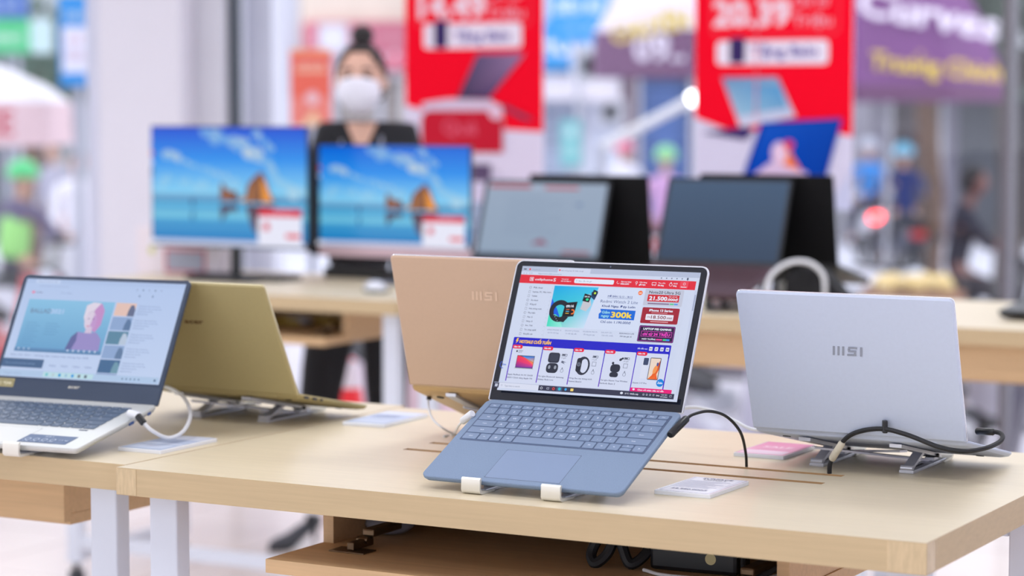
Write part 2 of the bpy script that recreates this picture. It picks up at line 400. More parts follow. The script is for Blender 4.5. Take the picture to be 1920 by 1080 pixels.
def laptop(name, pos, psi, al, be, W, D, L, label, group, deck, lidm, rim, keym, keyleg, style='plain', t=0.013, detail=False,
           rad=0.011, bezel=None, well=None, kb=None, pad=None, padm=None, leg_s=0.0035, lt=0.006, z0=0.018, wellm=None, kpart=True):
    o = empty(name, (pos[0], pos[1], pos[2]), psi, label, 'laptop', group)
    base = BM(); slab(base, W, D, rad, [(-t, 0.014), (-t*0.72, 0.004), (-t*0.35, 0.0003), (-0.0012, 0), (0, 0.0009)], 0, D/2)
    B = obj('base', base, deck, o, (0, 0, z0), (al, 0, 0)); shade(B, 22)
    bm = BM()
    for sx in (-1, 1):
        for yy in (0.03, D-0.03): cyl(bm, (sx*(W/2-0.04), yy, -t-0.0012), (sx*(W/2-0.04), yy, -t+0.001), 0.006)
    obj('rubber_feet', bm, black_rub, B)
    # keyboard
    kx0, kx1, ky0, ky1 = kb
    bm = BM(); slab(bm, kx1-kx0+0.004, ky1-ky0+0.004, 0.003, [(-0.001, 0), (0.00025, 0.0002)], (kx0+kx1)/2, (ky0+ky1)/2)
    K = obj('keyboard', bm, wellm or deck, o, (0, 0, z0), (al, 0, 0))
    U = (kx1-kx0)/15.0; rows = key_rows(style); hs = [0.62, 1, 1, 1, 1, 1]; V = (ky1-ky0)/sum(hs); y = ky1
    allk = BM() if not kpart else None
    for (ws, names), hh in zip(rows, hs):
        y -= V*hh; x = kx0
        for wk, nm in zip(ws, names):
            g = 0.0010; cx, cy, ww, dd = x+wk*U/2, y+V*hh/2, wk*U-2*g, V*hh-2*g
            bm = allk if allk is not None else BM()
            def put(cx, cy, ww, dd, nm):
                slab(bm, ww, dd, 0.0018, [(0.0002, 0), (0.0011, 0.0001), (0.0014, 0.0006)], cx, cy, seg=3)
                if nm and detail: add_glyph(bm, nm, cx, cy, 0.00146, leg_s if len(nm) == 1 else leg_s*0.6, 1, ww*0.8)
            if nm == '^':
                put(cx, cy+dd/4+0.0002, ww, dd/2-0.0005, '^' if detail else ''); put(cx, cy-dd/4-0.0002, ww, dd/2-0.0005, '')
            else: put(cx, cy, ww, dd, nm)
            if allk is None: obj('key', bm, [keym, keyleg], K)
            x += wk*U
    if allk is not None: obj('keys', allk, [keym, keyleg], K)
    px0, px1, py0, py1 = pad
    bm = BM(); slab(bm, px1-px0, py1-py0, 0.003, [(-0.001, 0), (0.0001, 0)], (px0+px1)/2, (py0+py1)/2); 
    Tg = obj('touchpad', bm, padm or deck, o, (0, 0, z0), (al, 0, 0))
    bm = BM(); 
    for q in ((px0-.0004, px0, py0, py1), (px1, px1+.0004, py0, py1), (px0, px1, py1, py1+.0004), (px0, px1, py0-.0004, py0)): box(bm, *q, -0.0005, 0.00012)
    obj('touchpad_gap', bm, mat('dark_gap', (60, 66, 80), rough=0.7), Tg)
    # lid
    hy, hz = D*math.cos(al), z0+D*math.sin(al)
    bm = BM(); slab(bm, W, L+0.0015, rad, [(-lt, 0.0035), (-lt*0.7, 0.0007), (-lt*0.3, 0), (0, 0.0004)], 0, L/2-0.00075, rb=0.003)
    bm.transform(X90)
    LID = obj('lid', bm, [lidm, rim], o, (0, hy, hz), (-be, 0, 0)); shade(LID, 22)
    for p in LID.data.polygons:
        if p.normal.y < 0.35: p.material_index = 1
    bm = BM(); slab(bm, W-0.0045, L-0.0015, rad-0.002, [(-0.0002, 0), (0.0005, 0.0002)], 0, L/2-0.0015, rb=0.001); bm.transform(X90)
    obj('bezel', bm, bezel or black_pl, o, (0, hy, hz), (-be, 0, 0))
    bm = BM(); cyl(bm, (-W*0.36, hy-0.0055, hz-0.0052), (W*0.36, hy-0.0055, hz-0.0052), 0.0045); obj('hinge', bm, deck, o)
    o['_lid'] = 0; del o['_lid']
    return o, LID, B, (hy, hz)
def disp(o, hinge, be, cv, y0=0.0, label=None, up=0.0007, name='display'):
    M = Matrix.Translation((0, hinge[0], hinge[1])) @ Matrix.Rotation(-be, 4, 'X') @ Matrix.Translation((0, -up, y0)) @ X90
    return cv.build(name, screen_mat, o, M, label)
def stand(pos, psi, al, label, t=0.013, z0=0.018, xs=(-0.066, 0.066), reach=0.2, m=None, lid_hit=None):
    """folding aluminium riser: two floor rails, two arms under the laptop, two struts, hooks and an X brace"""
    m = m or alu
    o = empty('laptop_stand', (pos[0], pos[1], pos[2]), psi, label, 'laptop stand', None)
    zb = z0-t*math.cos(al)-0.0015
    under = lambda y: zb+(y)*math.tan(al)+t*math.sin(al)*math.tan(al)
    for x in xs:
        bm = BM(); box(bm, x-0.011, x+0.011, 0.012, 0.158, 0, 0.005, bev=0.001)
        rl = obj('base_rail', bm, m, o)
        bm = BM()
        for k in range(6): cyl(bm, (x, 0.09+k*0.009, 0.0049), (x, 0.09+k*0.009, 0.0056), 0.0025)
        obj('rail_pads', bm, black_rub, rl); bm = BM(); cyl(bm, (x-0.012, 0.05, 0.013), (x+0.012, 0.05, 0.013), 0.003); obj('pivot_pin', bm, black_rub, o)
        y1 = reach
        bm = BM(); y0 = 0.028
        prof = [(y0, under(y0)-0.001), (y1, under(y1)-0.001), (y1, under(y1)-0.006), (y0, under(y0)-0.006)]
        loft(bm, [[(x-0.009, a, b) for a, b in prof], [(x+0.009, a, b) for a, b in prof]]); obj('support_arm', bm, m, o)
        bm = BM(); box(bm, x-0.007, x+0.007, 0.036, 0.058, 0.005, max(under(0.045)-0.006, 0.008), bev=0.001); obj('pivot_block', bm, black_pl if False else m, o)
        ys = 0.100
        bm = BM(); d = 0.008
        loft(bm, [[(x-0.0075, 0.150, 0.005), (x-0.0075, 0.150+d, 0.006), (x+0.0075, 0.150+d, 0.006), (x+0.0075, 0.150, 0.005)],
                  [(x-0.0075, ys, under(ys)-0.006), (x-0.0075, ys+d, under(ys+d)-0.005), (x+0.0075, ys+d, under(ys+d)-0.005), (x+0.0075, ys, under(ys)-0.006)]])
        cyl(bm, (x-0.009, 0.154, 0.0075), (x+0.009, 0.154, 0.0075), 0.0045)
        obj('strut', bm, m, o)
        # hook: comes forward from the rail and curls up over the laptop's front edge
        bm = BM(); hw = 0.0145
        pr = [(0.030, 0.0004), (-0.004, 0.0004), (-0.0085, 0.002), (-0.0112, 0.006), (-0.0105, z0+0.003), (-0.0080, z0+0.0052), (-0.0050, z0+0.0045),
              (-0.0058, z0+0.002), (-0.0078, 0.0085), (-0.0050, 0.0045), (0.030, 0.0030)]
        loft(bm, [[(x-hw, a, b) for a, b in pr], [(x-hw+0.001, a, b) for a, b in pr], [(x+hw-0.001, a, b) for a, b in pr], [(x+hw, a, b) for a, b in pr]])
        obj('hook', bm, alu_light, o, smooth=True)
    for s in (1, -1):
        a = (xs[0], xs[1])[::s]; bm = BM()
        zz = lambda y: under(y)-0.010-(0.004 if s > 0 else 0)
        for w_ in (0,):
            pa = Vector((a[0], 0.05, zz(0.05))); pb = Vector((a[1], 0.17, zz(0.17))); n = Vector((-(pb-pa).y, (pb-pa).x, 0)).normalized()*0.006
            loft(bm, [[pa-n, pa+n, pa+n+Vector((0, 0, 0.003)), pa-n+Vector((0, 0, 0.003))], [pb-n, pb+n, pb+n+Vector((0, 0, 0.003)), pb-n+Vector((0, 0, 0.003))]])
        obj('cross_brace', bm, m, o)
    return o

# ---- logos on lids (built from bars and letters)
def lid_art(o, hinge, be, lt, cv, y0, m, name='logo', off=0.0003):
    """artwork on the back of a lid: canvas local x runs to the viewer's right when seen from behind"""
    M = Matrix.Translation((0, hinge[0], hinge[1])) @ Matrix.Rotation(-be, 4, 'X') @ Matrix.Translation((0, lt+off, y0)) @ Matrix.Rotation(PI, 4, 'Z') @ X90
    return cv.build(name, m, o, M)
def msi_logo(col):
    c = Canvas(46, 14, 0.046, 0.014, 0.00005)
    def bar(x, wd=3.2): c.poly([(x, 0), (x+wd, 0), (x+wd+1.6, 14), (x+1.6, 14)], col)
    bar(0); bar(7); bar(14)
    c.poly([(21.5, 0), (35, 0), (35.4, 3), (21.9, 3)], col); c.poly([(31.5, 3), (35, 3), (36, 8.5), (33, 8.5)], col)
    c.poly([(23.5, 5.6), (35.4, 5.6), (35.7, 8.5), (23.8, 8.5)], col); c.poly([(22.9, 8.2), (26, 8.2), (27, 12), (24, 12)], col)
    c.poly([(24.2, 11), (37.2, 11), (37.6, 14), (24.6, 14)], col)
    bar(40.5); return c
def web_shop():
    c = Canvas(300, 200, 0.286, 0.1905, 0.00002)
    bg = (204, 213, 236); ink = (70, 76, 100); soft = (150, 158, 185); white = (225, 230, 246)
    c.rect(0, 0, 300, 200, bg)
    c.rect(0, 191.5, 300, 200, (178, 188, 214)); c.rect(62, 191.5, 118, 199, (205, 212, 234)); c.text('Hệ thống bán lẻ điện thoại', 68, 194, 2.0, soft, 38)
    c.ell(14, 195, 1.6, 1.6, (225, 60, 80)); c.text('Facebook', 18, 194, 2, soft, 14); c.ell(65.5, 195.3, 1.4, 1.4, (225, 50, 70)); c.rect(3, 194, 8, 196, (90, 95, 115))
    c.text('‹ › ⟳', 4, 187.5, 2.4, soft, 16); c.text('https://www.cellphones.com.vn', 30, 187.6, 2.2, soft, 40)
    for i in range(6): c.ell(238+i*8.5, 189, 1.1, 1.1, (120, 128, 150))
    c.ell(281, 189, 1.5, 2.2, (80, 86, 110))
    red = (222, 38, 58)
    c.rect(0.4, 172.2, 295.6, 185.9, red); c.rect(296, 10, 300, 172, (196, 205, 230)); c.rect(297, 140, 299.3, 165, (160, 170, 200))
    c.frame(17.5, 176.2, 23.8, 182.2, 0.7, white); c.rect(19.5, 178.6, 22.2, 180.6, white); c.rect(21, 177.2, 22.2, 178.6, white)
    c.text('cellphone', 27, 177.3, 3.4, white, 30, bold=0.03); c.text('S', 58.5, 176.6, 5.2, white, 4, bold=0.02)
    c.text('Xem giá tại', 72, 180.3, 1.6, white, 12); c.text('Hồ Chí Minh ∨', 72, 176.8, 1.8, white, 17, bold=.03)
    c.rrect(94.5, 175.3, 161.4, 182.6, 2.2, (226, 231, 246)); c.text('Bạn cần tìm gì?', 102, 177.8, 2, soft, 22); c.ring(98.5, 179.3, 1.2, .4, soft)
    for x, a, b, wd in ((173, 'Gọi mua hàng', '1800.2097', 18), (204, 'Cửa hàng', 'gần bạn', 13), (235, 'Tra cứu', 'đơn hàng', 12), (260, 'Giỏ', 'hàng', 7)):
        c.text(a, x, 179.8, 1.9, white, wd*.95, bold=.03); c.text(b, x, 176, 2.2, white, wd*.8, bold=.05)
    c.ring(169, 179, 2.4, .6, white, a0=120, a1=330); c.ring(199.5, 180, 1.8, .6, white); c.line(199.5, 175.8, 199.5, 178.2, .7, white)
    c.frame(225, 177, 232, 181.4, .6, white); c.ring(227, 176.8, 1, .4, white); c.ring(230.5, 176.8, 1, .4, white); c.ring(256, 178.6, 2.6, .6, white); c.ring(256, 181.4, 1.2, .5, white)
    c.rrect(271, 173.6, 284.5, 184.4, 1.5, (234, 70, 88)); c.ring(277.8, 180.6, 2, .5, white); c.text('Smember', 273, 174.9, 1.8, white, 9.5, bold=.04)
    items = ['Điện thoại', 'Laptop, PC, Màn hình', 'Tablet', 'Âm thanh', 'Đồng hồ', 'Nhà thông minh', 'Phụ kiện', 'Máy cũ', 'Hàng cũ', 'Sim, Thẻ', 'Tin công nghệ', 'Khuyến mãi']
    for i, s in enumerate(items):
        y = 165-i*6.85; c.frame(21, y-2, 24.2, y+2, .4, (110, 118, 142)) if i % 3 else c.ring(22.6, y, 2, .5, (110, 118, 142))
        c.text(s, 28, y-1.1, 2.3, (84, 92, 120), 1.55*len(s)); c.text('›', 60, y-1, 2.2, soft)
    c.rect(62.6, 86, 62.9, 168, (186, 194, 218))
    # banner with three watches
    c.rrect(64.6, 102.3, 218, 169, 2, (208, 218, 242))
    c.poly([(65, 103), (128, 103), (140, 168.6), (65, 168.6)], [(60, 205, 190), (200, 222, 244), (60, 190, 235), (0, 165, 228)])
    c.poly([(65, 122), (65, 148), (78, 130), (84, 119)], (12, 92, 225)); c.poly([(65, 103), (92, 103), (84, 118), (76, 123), (65, 122)], [(70, 215, 190), (150, 230, 220), (60, 205, 190), (50, 220, 190), (50, 220, 185)])
    c.poly([(116, 133), (120, 154), (127, 158), (133, 140), (126, 130)], (196, 196, 206))
    c.ring(82, 128.5, 17.5, 7.5, (28, 32, 44), n=28); c.poly([(72, 122), (78, 113), (92, 111), (99, 120), (90, 117)], (24, 28, 38))
    for k in range(4): c.ell(73.5+k*2.6, 122-k*3, .6, .9, (150, 160, 180))
    c.poly([(87.5, 118.5), (107, 121), (109.5, 144.5), (89.5, 142)], (30, 34, 46)); c.poly([(89, 120.5), (105.5, 122.5), (107.6, 142.5), (90.8, 140.3)], (12, 14, 20))
    c.text('09:16', 92, 134.5, 3.8, (225, 232, 245), 12.5, bold=.05, rot=.08); c.ring(103.5, 128, 4.2, 2, (240, 120, 50), a0=-110, a1=120)
    for k, q in enumerate(((235, 110, 60), (90, 190, 240), (240, 190, 60))): c.rect(92.5, 131-k*3.1, 98.5, 132-k*3.1, q)
    c.poly([(117, 146), (128.5, 144), (131, 155), (119, 158)], (20, 24, 32)); c.text('09:16', 120, 152, 2, (225, 232, 245), 8, bold=.05); c.ell(125, 148.5, 2.4, 2, (40, 220, 150))
    c.poly([(131, 152), (137, 148), (141, 160), (136, 164), (130, 160)], (20, 60, 100)); c.poly([(130.5, 156), (138, 153), (140.5, 162), (133, 164.5)], (16, 40, 66)); c.ell(136, 159, 1.8, 1.8, (190, 230, 60))
    navy = (36, 62, 130)
    c.text('MỞ BÁN 12.12 - 18.12', 158.3, 154, 2.7, navy, 41); c.rect(158, 152.4, 200, 152.8, navy)
    c.text('Redmi Watch 2 Lite', 148, 144.8, 4.6, navy, 62, bold=-.005); c.text('Khoẻ Ngay, Đẹp Luôn', 152, 138, 3.3, navy, 55, bold=.03)
    c.poly([(150, 119.2), (209, 119.2), (209, 134.2), (150, 134.8), (152.5, 130), (149, 127)], (14, 104, 214))
    c.text('Giảm', 154, 127.8, 4, (160, 225, 235), 13, bold=.03); c.text('ngay', 154, 122.2, 4, (160, 225, 235), 13, bold=.03)
    c.text('300k', 170, 122.2, 8.6, (250, 215, 60), 34, bold=.05); c.text('Chỉ còn 1.190.000đ', 154.5, 112.8, 3.6, navy, 50, bold=.02)
    c.ell(211.3, 162.4, 3.7, 3.5, (242, 116, 58)); c.text('mi', 211.3, 161, 2.8, (250, 220, 200), 4, bold=.05, align='c')
    for i, (a, b) in enumerate((('APPLE IPHONE 13', 'Giá Tốt Chốt Ngay'), ('GALAXY Z FOLD3', 'Ưu đãi hấp dẫn'), ('MACBOOK PRO M1', 'Sẵn hàng giao ngay'), ('GALAXY S21', 'Giá tốt nhất'), ('REDMI WATCH 2 LITE', 'Mở bán giá rẻ'))):
        x = 68+i*30.5; q = (150, 160, 190) if i < 4 else (74, 82, 112); c.text(a, x, 96.6, 2.1, q, 24 if i != 3 else 18); c.text(b, x+2, 92, 2.1, q, 19)
    # three side offers
    c.rrect(219.5, 143, 282.5, 169, 1.6, (192, 196, 216)); c.text('Note20 Ultra 5G', 226, 162, 4.3, (34, 38, 52), 51, bold=.01)
    c.rect(225, 149.6, 276.4, 160.4, (204, 34, 48)); c.text('21.500', 228, 151.6, 6, white, 29, bold=.06); c.text('.000đ', 257.5, 151.6, 3.6, white, 17, bold=.06); c.text('Giá chỉ từ', 259, 157, 1.8, white, 14)
    c.rect(227, 145.4, 262, 147, (120, 90, 130)); c.rect(263, 145.2, 269.5, 147.4, (80, 200, 140)); c.rect(270, 145.2, 276, 147.4, (80, 150, 230))
    c.rrect(220.5, 115.2, 281, 140, 1.8, (160, 32, 52)); c.text('iPhone 13 Series', 251, 134, 3.5, white, 38, bold=.06, align='c'); c.rect(236, 131.3, 262, 132.2, (220, 150, 160))
    c.rrect(228, 120.4, 273, 129.6, 1.2, (228, 226, 240)); c.text('18.500', 237, 122.7, 5, (120, 24, 42), 24, bold=.02); c.text('Chỉ', 230.5, 124, 2, (120, 24, 42), 5); c.text('.000đ', 262, 123, 2.6, (120, 24, 42), 9); c.rect(237, 117.3, 266, 118.6, (225, 170, 180))
    c.rrect(221.3, 86.4, 280, 111.6, 1.8, (40, 22, 62)); c.frame(222.3, 87.4, 279, 110.6, .7, (170, 60, 170)); c.text('LAPTOP MSI GAMING', 251, 105, 3, white, 45, bold=.07, align='c')
    c.frame(226, 94.4, 276, 103, .6, (225, 80, 200)); c.text('chỉ từ 24 TRIỆU', 251, 96.4, 4.2, (235, 70, 195), 44, bold=.06, align='c')
    c.text('NGÀY THƯỜNG', 229, 89.5, 2.1, white, 22, bold=.05); c.rect(252, 89.4, 262, 91.6, (235, 70, 160)); c.rect(263, 89.2, 268.5, 91.8, (60, 210, 140)); c.rect(268.5, 89.2, 274, 91.8, (60, 150, 240))
    # hot sale strip and five product cards
    blue = (30, 30, 196); vio = (98, 22, 190)
    c.rrect(15.6, 62, 279, 82.7, 1.6, blue)
    for k in range(6): x = (15.6, 67.9, 120.2, 172.6, 224.9, 277.2)[k]; c.rect(x, 13 if k < 4 else 7, x+1.7, 70, vio, blue)
    for k in range(5):
        x = (17.3, 69.6, 121.9, 174.3, 226.6)[k]; c.rrect(x, 9, x+50.6, 68.8, 1.5, (208, 215, 238)); c.rrect(x-0.6, 64.5, x+16.5, 70.6, 2.6, (226, 30, 66)); c.text('Giảm %d%%' % (13, 60, 17, 20, 17)[k], x+1.6, 66.4, 2.1, white, 11, bold=.06)
    c.poly([(22, 81), (25, 81), (23.4, 77.6), (25.4, 77.6), (20.6, 71.8), (22.2, 76), (20.2, 76)], (255, 200, 60)); c.text('HOTSALE CUỐI TUẦN', 27, 73.4, 4.8, (252, 196, 60), 54, bold=.05, shear=.2)
    c.text('Bắt đầu sau:', 226, 74.2, 2, white, 16)
    for k in range(4): c.rrect(244.5+k*9, 72.6, 250+k*9, 78.6, 1, (222, 226, 244)); c.text(('01', '27', '23', '20')[k], 247.2+k*9, 74.4, 2.2, (60, 70, 110), 3.6, bold=.05, align='c')
    # laptop picture
    c.rect(28.6, 33.8, 58.6, 53.8, (60, 62, 72)); c.poly([(29.2, 34.6), (58, 34.6), (58, 38), (29.2, 45)], [(90, 40, 150), (80, 50, 170), (200, 60, 140), (210, 40, 110)]); c.poly([(29.2, 45), (58, 38), (58, 43), (41, 51), (32, 53), (29.2, 53)], [(225, 40, 100), (230, 60, 120), (250, 150, 70), (240, 80, 70), (235, 50, 80), (235, 50, 80)]); c.poly([(41, 51), (58, 43.5), (58, 53), (36, 53)], [(60, 140, 225), (230, 170, 110), (20, 110, 205), (30, 120, 215)]); c.rect(27, 32.6, 60, 33.8, (186, 190, 205))
    c.ell(26.5, 60, 1.3, 1.6, (40, 44, 56)); c.text('MacBook', 29, 60.4, 1.5, (70, 76, 96), 8); c.text('Air M1', 29, 58, 1.5, (70, 76, 96), 6)
    # earbud case, band, buds, phone
    dk = (40, 45, 62); c.rrect(82, 45, 101, 61, 4, dk); c.rrect(84, 47.5, 99, 59.5, 3, (54, 60, 78)); c.rrect(81.5, 29, 101.5, 44.5, 6, dk); c.ell(86.5, 38, 2, 3, (150, 156, 172)); c.ell(96.5, 38, 2, 3, (150, 156, 172))
    c.ell(142, 43, 11.5, 14.5, (44, 49, 66)); c.ell(144, 43, 6.5, 11, (208, 215, 238)); c.rrect(131, 33, 139.5, 55, 3.5, (34, 38, 52)); c.ring(135, 45, 3, .5, (150, 158, 180)); c.ring(135, 45, 1.6, .5, (150, 158, 180))
    c.rrect(188, 36, 204, 48.5, 5, dk); c.rrect(188.5, 28.5, 202.5, 36, 3.4, dk); c.ell(191, 50, 2, 2, dk); c.ell(202.5, 56, 2.6, 2, (52, 58, 76), rot=.6); c.ell(205.5, 58, 1.6, 1.6, dk)
    c.rrect(238, 29, 248, 57, 1.6, (214, 219, 238)); c.rrect(240, 50, 248, 61, 1.4, (58, 70, 104)); c.rrect(250.5, 28, 268, 62, 1.4, (60, 64, 76)); c.rect(251.4, 29, 267, 61, (232, 212, 196)); c.poly([(251.4, 29), (267, 29), (264, 38), (258, 36)], (236, 92, 32)); c.poly([(251.4, 29), (256, 32), (261, 46), (267, 58), (267, 44), (262, 30)], [(240, 130, 50), (236, 96, 30), (225, 80, 25), (190, 60, 40), (230, 90, 30), (240, 110, 40)]); c.ell(261, 44, 3, 7, (240, 150, 80), rot=-.3); c.ell(263.5, 52, 1.6, 3, (80, 90, 150))
    for x in (109, 161, 213):
        c.frame(x-5, 56, x+4, 59.6, .7, (90, 98, 120)); c.rect(x-4, 57, x+1, 58.8, (60, 66, 86)); c.text('12 giờ', x-5, 52.6, 1.6, (110, 118, 140), 8)
        c.poly([(x-3, 49), (x+5, 46.5), (x, 46.3), (x+3, 43.5), (x-4, 46)], (96, 104, 128)) if x == 109 else c.frame(x-4, 43, x+3, 50, .6, (100, 108, 132)); c.ring(x, 33, 2.6, .5, (90, 98, 122)); c.poly([(x-2, 34.5), (x+2, 34.5), (x, 39)], (90, 98, 122)); c.poly([(x-1.2, 34.4), (x+1.2, 34.4), (x, 37)], (208, 215, 238))
    tt = [('Apple MacBook Air M1 256GB', '2020 I Chính hãng Apple VN'), ('Tai nghe Bluetooth Samsung', 'Galaxy Buds Live'), ('Vòng đeo tay thông minh', 'Huawei Band 6'), ('Tai nghe Xiaomi True Wireless', 'Earbuds Basic 2'), ('Xiaomi 11T Pro', '')]
    for k, (a, b) in enumerate(tt):
        x = 19.5+k*52.4; c.text(a, x, 21.5-(1 if k == 4 else 0), 2.3, (84, 92, 124), min(44, 1.65*len(a))); c.text(b, x, 16.6, 2.3, (84, 92, 124), 1.65*len(b)) if b else None
    c.ring(9, 37, 6, 1, (60, 90, 200), a0=120, a1=280); c.text('Zalo', 7, 36, 2.6, (60, 100, 210), 7, bold=.04)
    c.ell(273.6, 23.6, 6, 6, (0, 128, 216)); c.text('Zalo', 273.6, 22, 3.2, white, 8, bold=.04, align='c')
    c.rect(0, 8.2, 227, 9, (180, 188, 214)); c.rrect(228, 8.2, 294.8, 14, .6, (232, 20, 120)); c.text('Chat với nhân viên tư vấn', 240, 10, 2.2, white, 42, bold=.05); c.ell(233.5, 11.4, 2, 1.6, white)
    c.rect(0, 0, 300, 8.2, (52, 54, 78)); c.rect(9, 0, 77, 8.2, (214, 219, 238)); c.text('Type here to search', 19, 2.8, 2.2, (150, 156, 180), 26); c.ring(14, 4.2, 1.4, .4, soft)
    for a in ((2.6, 4.3), (5, 4.3), (2.6, 1.9), (5, 1.9)): c.rect(a[0], a[1], a[0]+2, a[1]+2, (210, 216, 235))
    c.ring(82, 4, 2, .6, white); c.frame(91, 2.4, 95, 5.6, .6, (180, 186, 210)); c.ring(102.5, 4, 2.2, 1, (230, 70, 50)); c.rect(108, 0, 117, 8.2, (70, 86, 124)); c.ell(112.6, 4.2, 2.4, 2.4, (40, 180, 200)); c.ell(123, 4.2, 2, 2, (60, 160, 230)); c.rrect(131, 2, 136, 6.2, .6, (240, 210, 110))
    c.ell(215.5, 4.4, 2.4, 1.8, (220, 225, 240)); c.text('31°C  Nhiều mây', 221, 3, 2.2, white, 22)
    for k in range(4): c.frame(250+k*5.4, 3, 252.6+k*5.4, 5.6, .5, (190, 196, 216))
    c.text('ENG', 272, 3, 2, white, 5); c.text('1:23 CH', 280, 4.8, 1.6, white, 9); c.text('07/12/2021', 279, 1.6, 1.6, white, 11); c.frame(293.4, 2.6, 296.6, 5.8, .4, (190, 196, 216))
    return c
def video_page():
    c = Canvas(320, 180, 0.3085, 0.1735, 0.00002); bg = (190, 206, 236); tx = (150, 168, 205)
    c.rect(0, 0, 320, 180, bg, (176, 196, 232)); c.rect(0, 172, 320, 180, (172, 192, 228)); c.rect(20, 172, 70, 178.5, (192, 208, 238)); c.text('Những bản Ballad hay nhất', 24, 174, 2.4, tx, 40); c.text('youtube.com/watch', 30, 166, 2.4, tx, 60)
    c.ell(21, 155, 3.4, 2.4, (225, 130, 165)); c.text('YouTube', 26, 153.6, 3, (120, 130, 160), 14); c.text('Tìm kiếm', 76, 154, 2.4, tx, 24)
    for k in range(5): c.ell(228+k*12, 166, 1.4, 1.6, (110, 130, 165) if k % 2 else tx)
    for x in (236, 262): c.ell(x, 155, 1.4, 2, (110, 130, 165))
    c.rect(17, 46, 192, 142, (104, 158, 200), (136, 190, 224)); c.text('BALLAD', 27, 117, 8, (112, 128, 160), 42, bold=.01); c.text(' 2021', 68, 117, 8, (176, 200, 236), 26, bold=.05)
    for k in range(9): c.rect(26, 98-k*5, 26+(28 if k % 2 else 22), 98.8-k*5, (96, 142, 186)); c.rect(66, 98-k*5, 66+(30 if k % 2 else 24), 98.8-k*5, (96, 142, 186)) if k < 5 else None
    # singer with pale hair and violet top
    c.poly([(118, 52), (124, 76), (134, 86), (150, 84), (172, 86), (184, 74), (186, 50), (150, 46)], (150, 140, 196)); c.poly([(118, 52), (124, 76), (134, 86), (136, 70), (130, 52)], (98, 104, 156))
    c.ell(156, 118, 18, 22, (206, 196, 216)); c.poly([(156, 140), (168, 138), (176, 126), (176, 100), (168, 86), (158, 90)], (190, 142, 196)); c.ell(153, 106, 11, 16, (214, 202, 222)); c.poly([(154, 92), (166, 92), (166, 112), (158, 118)], (188, 150, 202)); c.poly([(148, 84), (162, 84), (160, 96), (150, 96)], (206, 190, 216))
    c.poly([(138, 134), (150, 140), (166, 139), (156, 126), (146, 122), (142, 108), (138, 112)], (218, 210, 226)); c.rect(148, 96, 154, 97.5, (196, 112, 150)); c.ell(149, 110, 2, .8, (120, 110, 150)); c.ell(158, 110, 2, .8, (130, 100, 150))
    c.rect(17, 46, 192, 53, (84, 122, 164), (100, 145, 190)); c.poly([(24, 49), (24, 53), (28, 51)], (200, 215, 235))
    for k in range(2): c.ell(36+k*10, 51, 1.6, 1.6, (180, 200, 226))
    for k in range(6): c.ell(125+k*11, 51, 2, 2, (190, 205, 232))
    q = [((222, 190, 180), (100, 110, 140)), ((140, 165, 205), (92, 120, 158)), ((92, 134, 160), (180, 195, 215)), ((140, 165, 205), (98, 124, 160)), ((70, 106, 146), (110, 150, 170))]
    for k, (a, b) in enumerate(q):
        y = 117.5-k*25.8; c.rect(196, y, 236, y+23.5, a); c.poly([(222, y), (236, y), (236, y+12), (232, y+20), (226, y+20), (223, y+10)], b)
        for r_ in range(4): c.text('Những bản nhạc acoustic hay', 241, y+18-r_*4.8, 2.2, (140, 158, 196), (42, 46, 30, 22)[r_])
    c.text('BALLAD 2021 - Những bản ballad nhẹ nhàng hay nhất', 15, 37, 3, (130, 148, 190), 158); c.rect(196, 10, 236, 13, (130, 148, 190)); c.text('Nhạc trẻ', 241, 8, 2.4, tx, 50)
    c.rect(2, 16, 86, 31.5, (74, 102, 140)); c.text('Tap to unmute and keep watching', 9, 22, 3, (120, 148, 186), 60)
    for k in range(4): c.text('THÍCH', 98+k*24, 20, 3, (124, 144, 188), 14)
    c.rect(0, 0, 320, 11, (172, 196, 226)); c.rect(92, 1, 192, 10, (184, 216, 226)); c.text('Type here', 12, 3.6, 2.6, tx, 36)
    for k, cc in enumerate(((110, 190, 200), (180, 200, 210), (40, 150, 210), (150, 190, 215), (60, 150, 220), (110, 110, 120), (90, 100, 120))): c.rrect(97+k*13, 2.6, 102+k*13, 8, 1, cc)
    for k in range(5): c.ell(250+k*8, 5.4, 1.6, 1.6, (110, 132, 168))
    c.ell(313, 5.4, 2, 2, (60, 84, 124)); return c
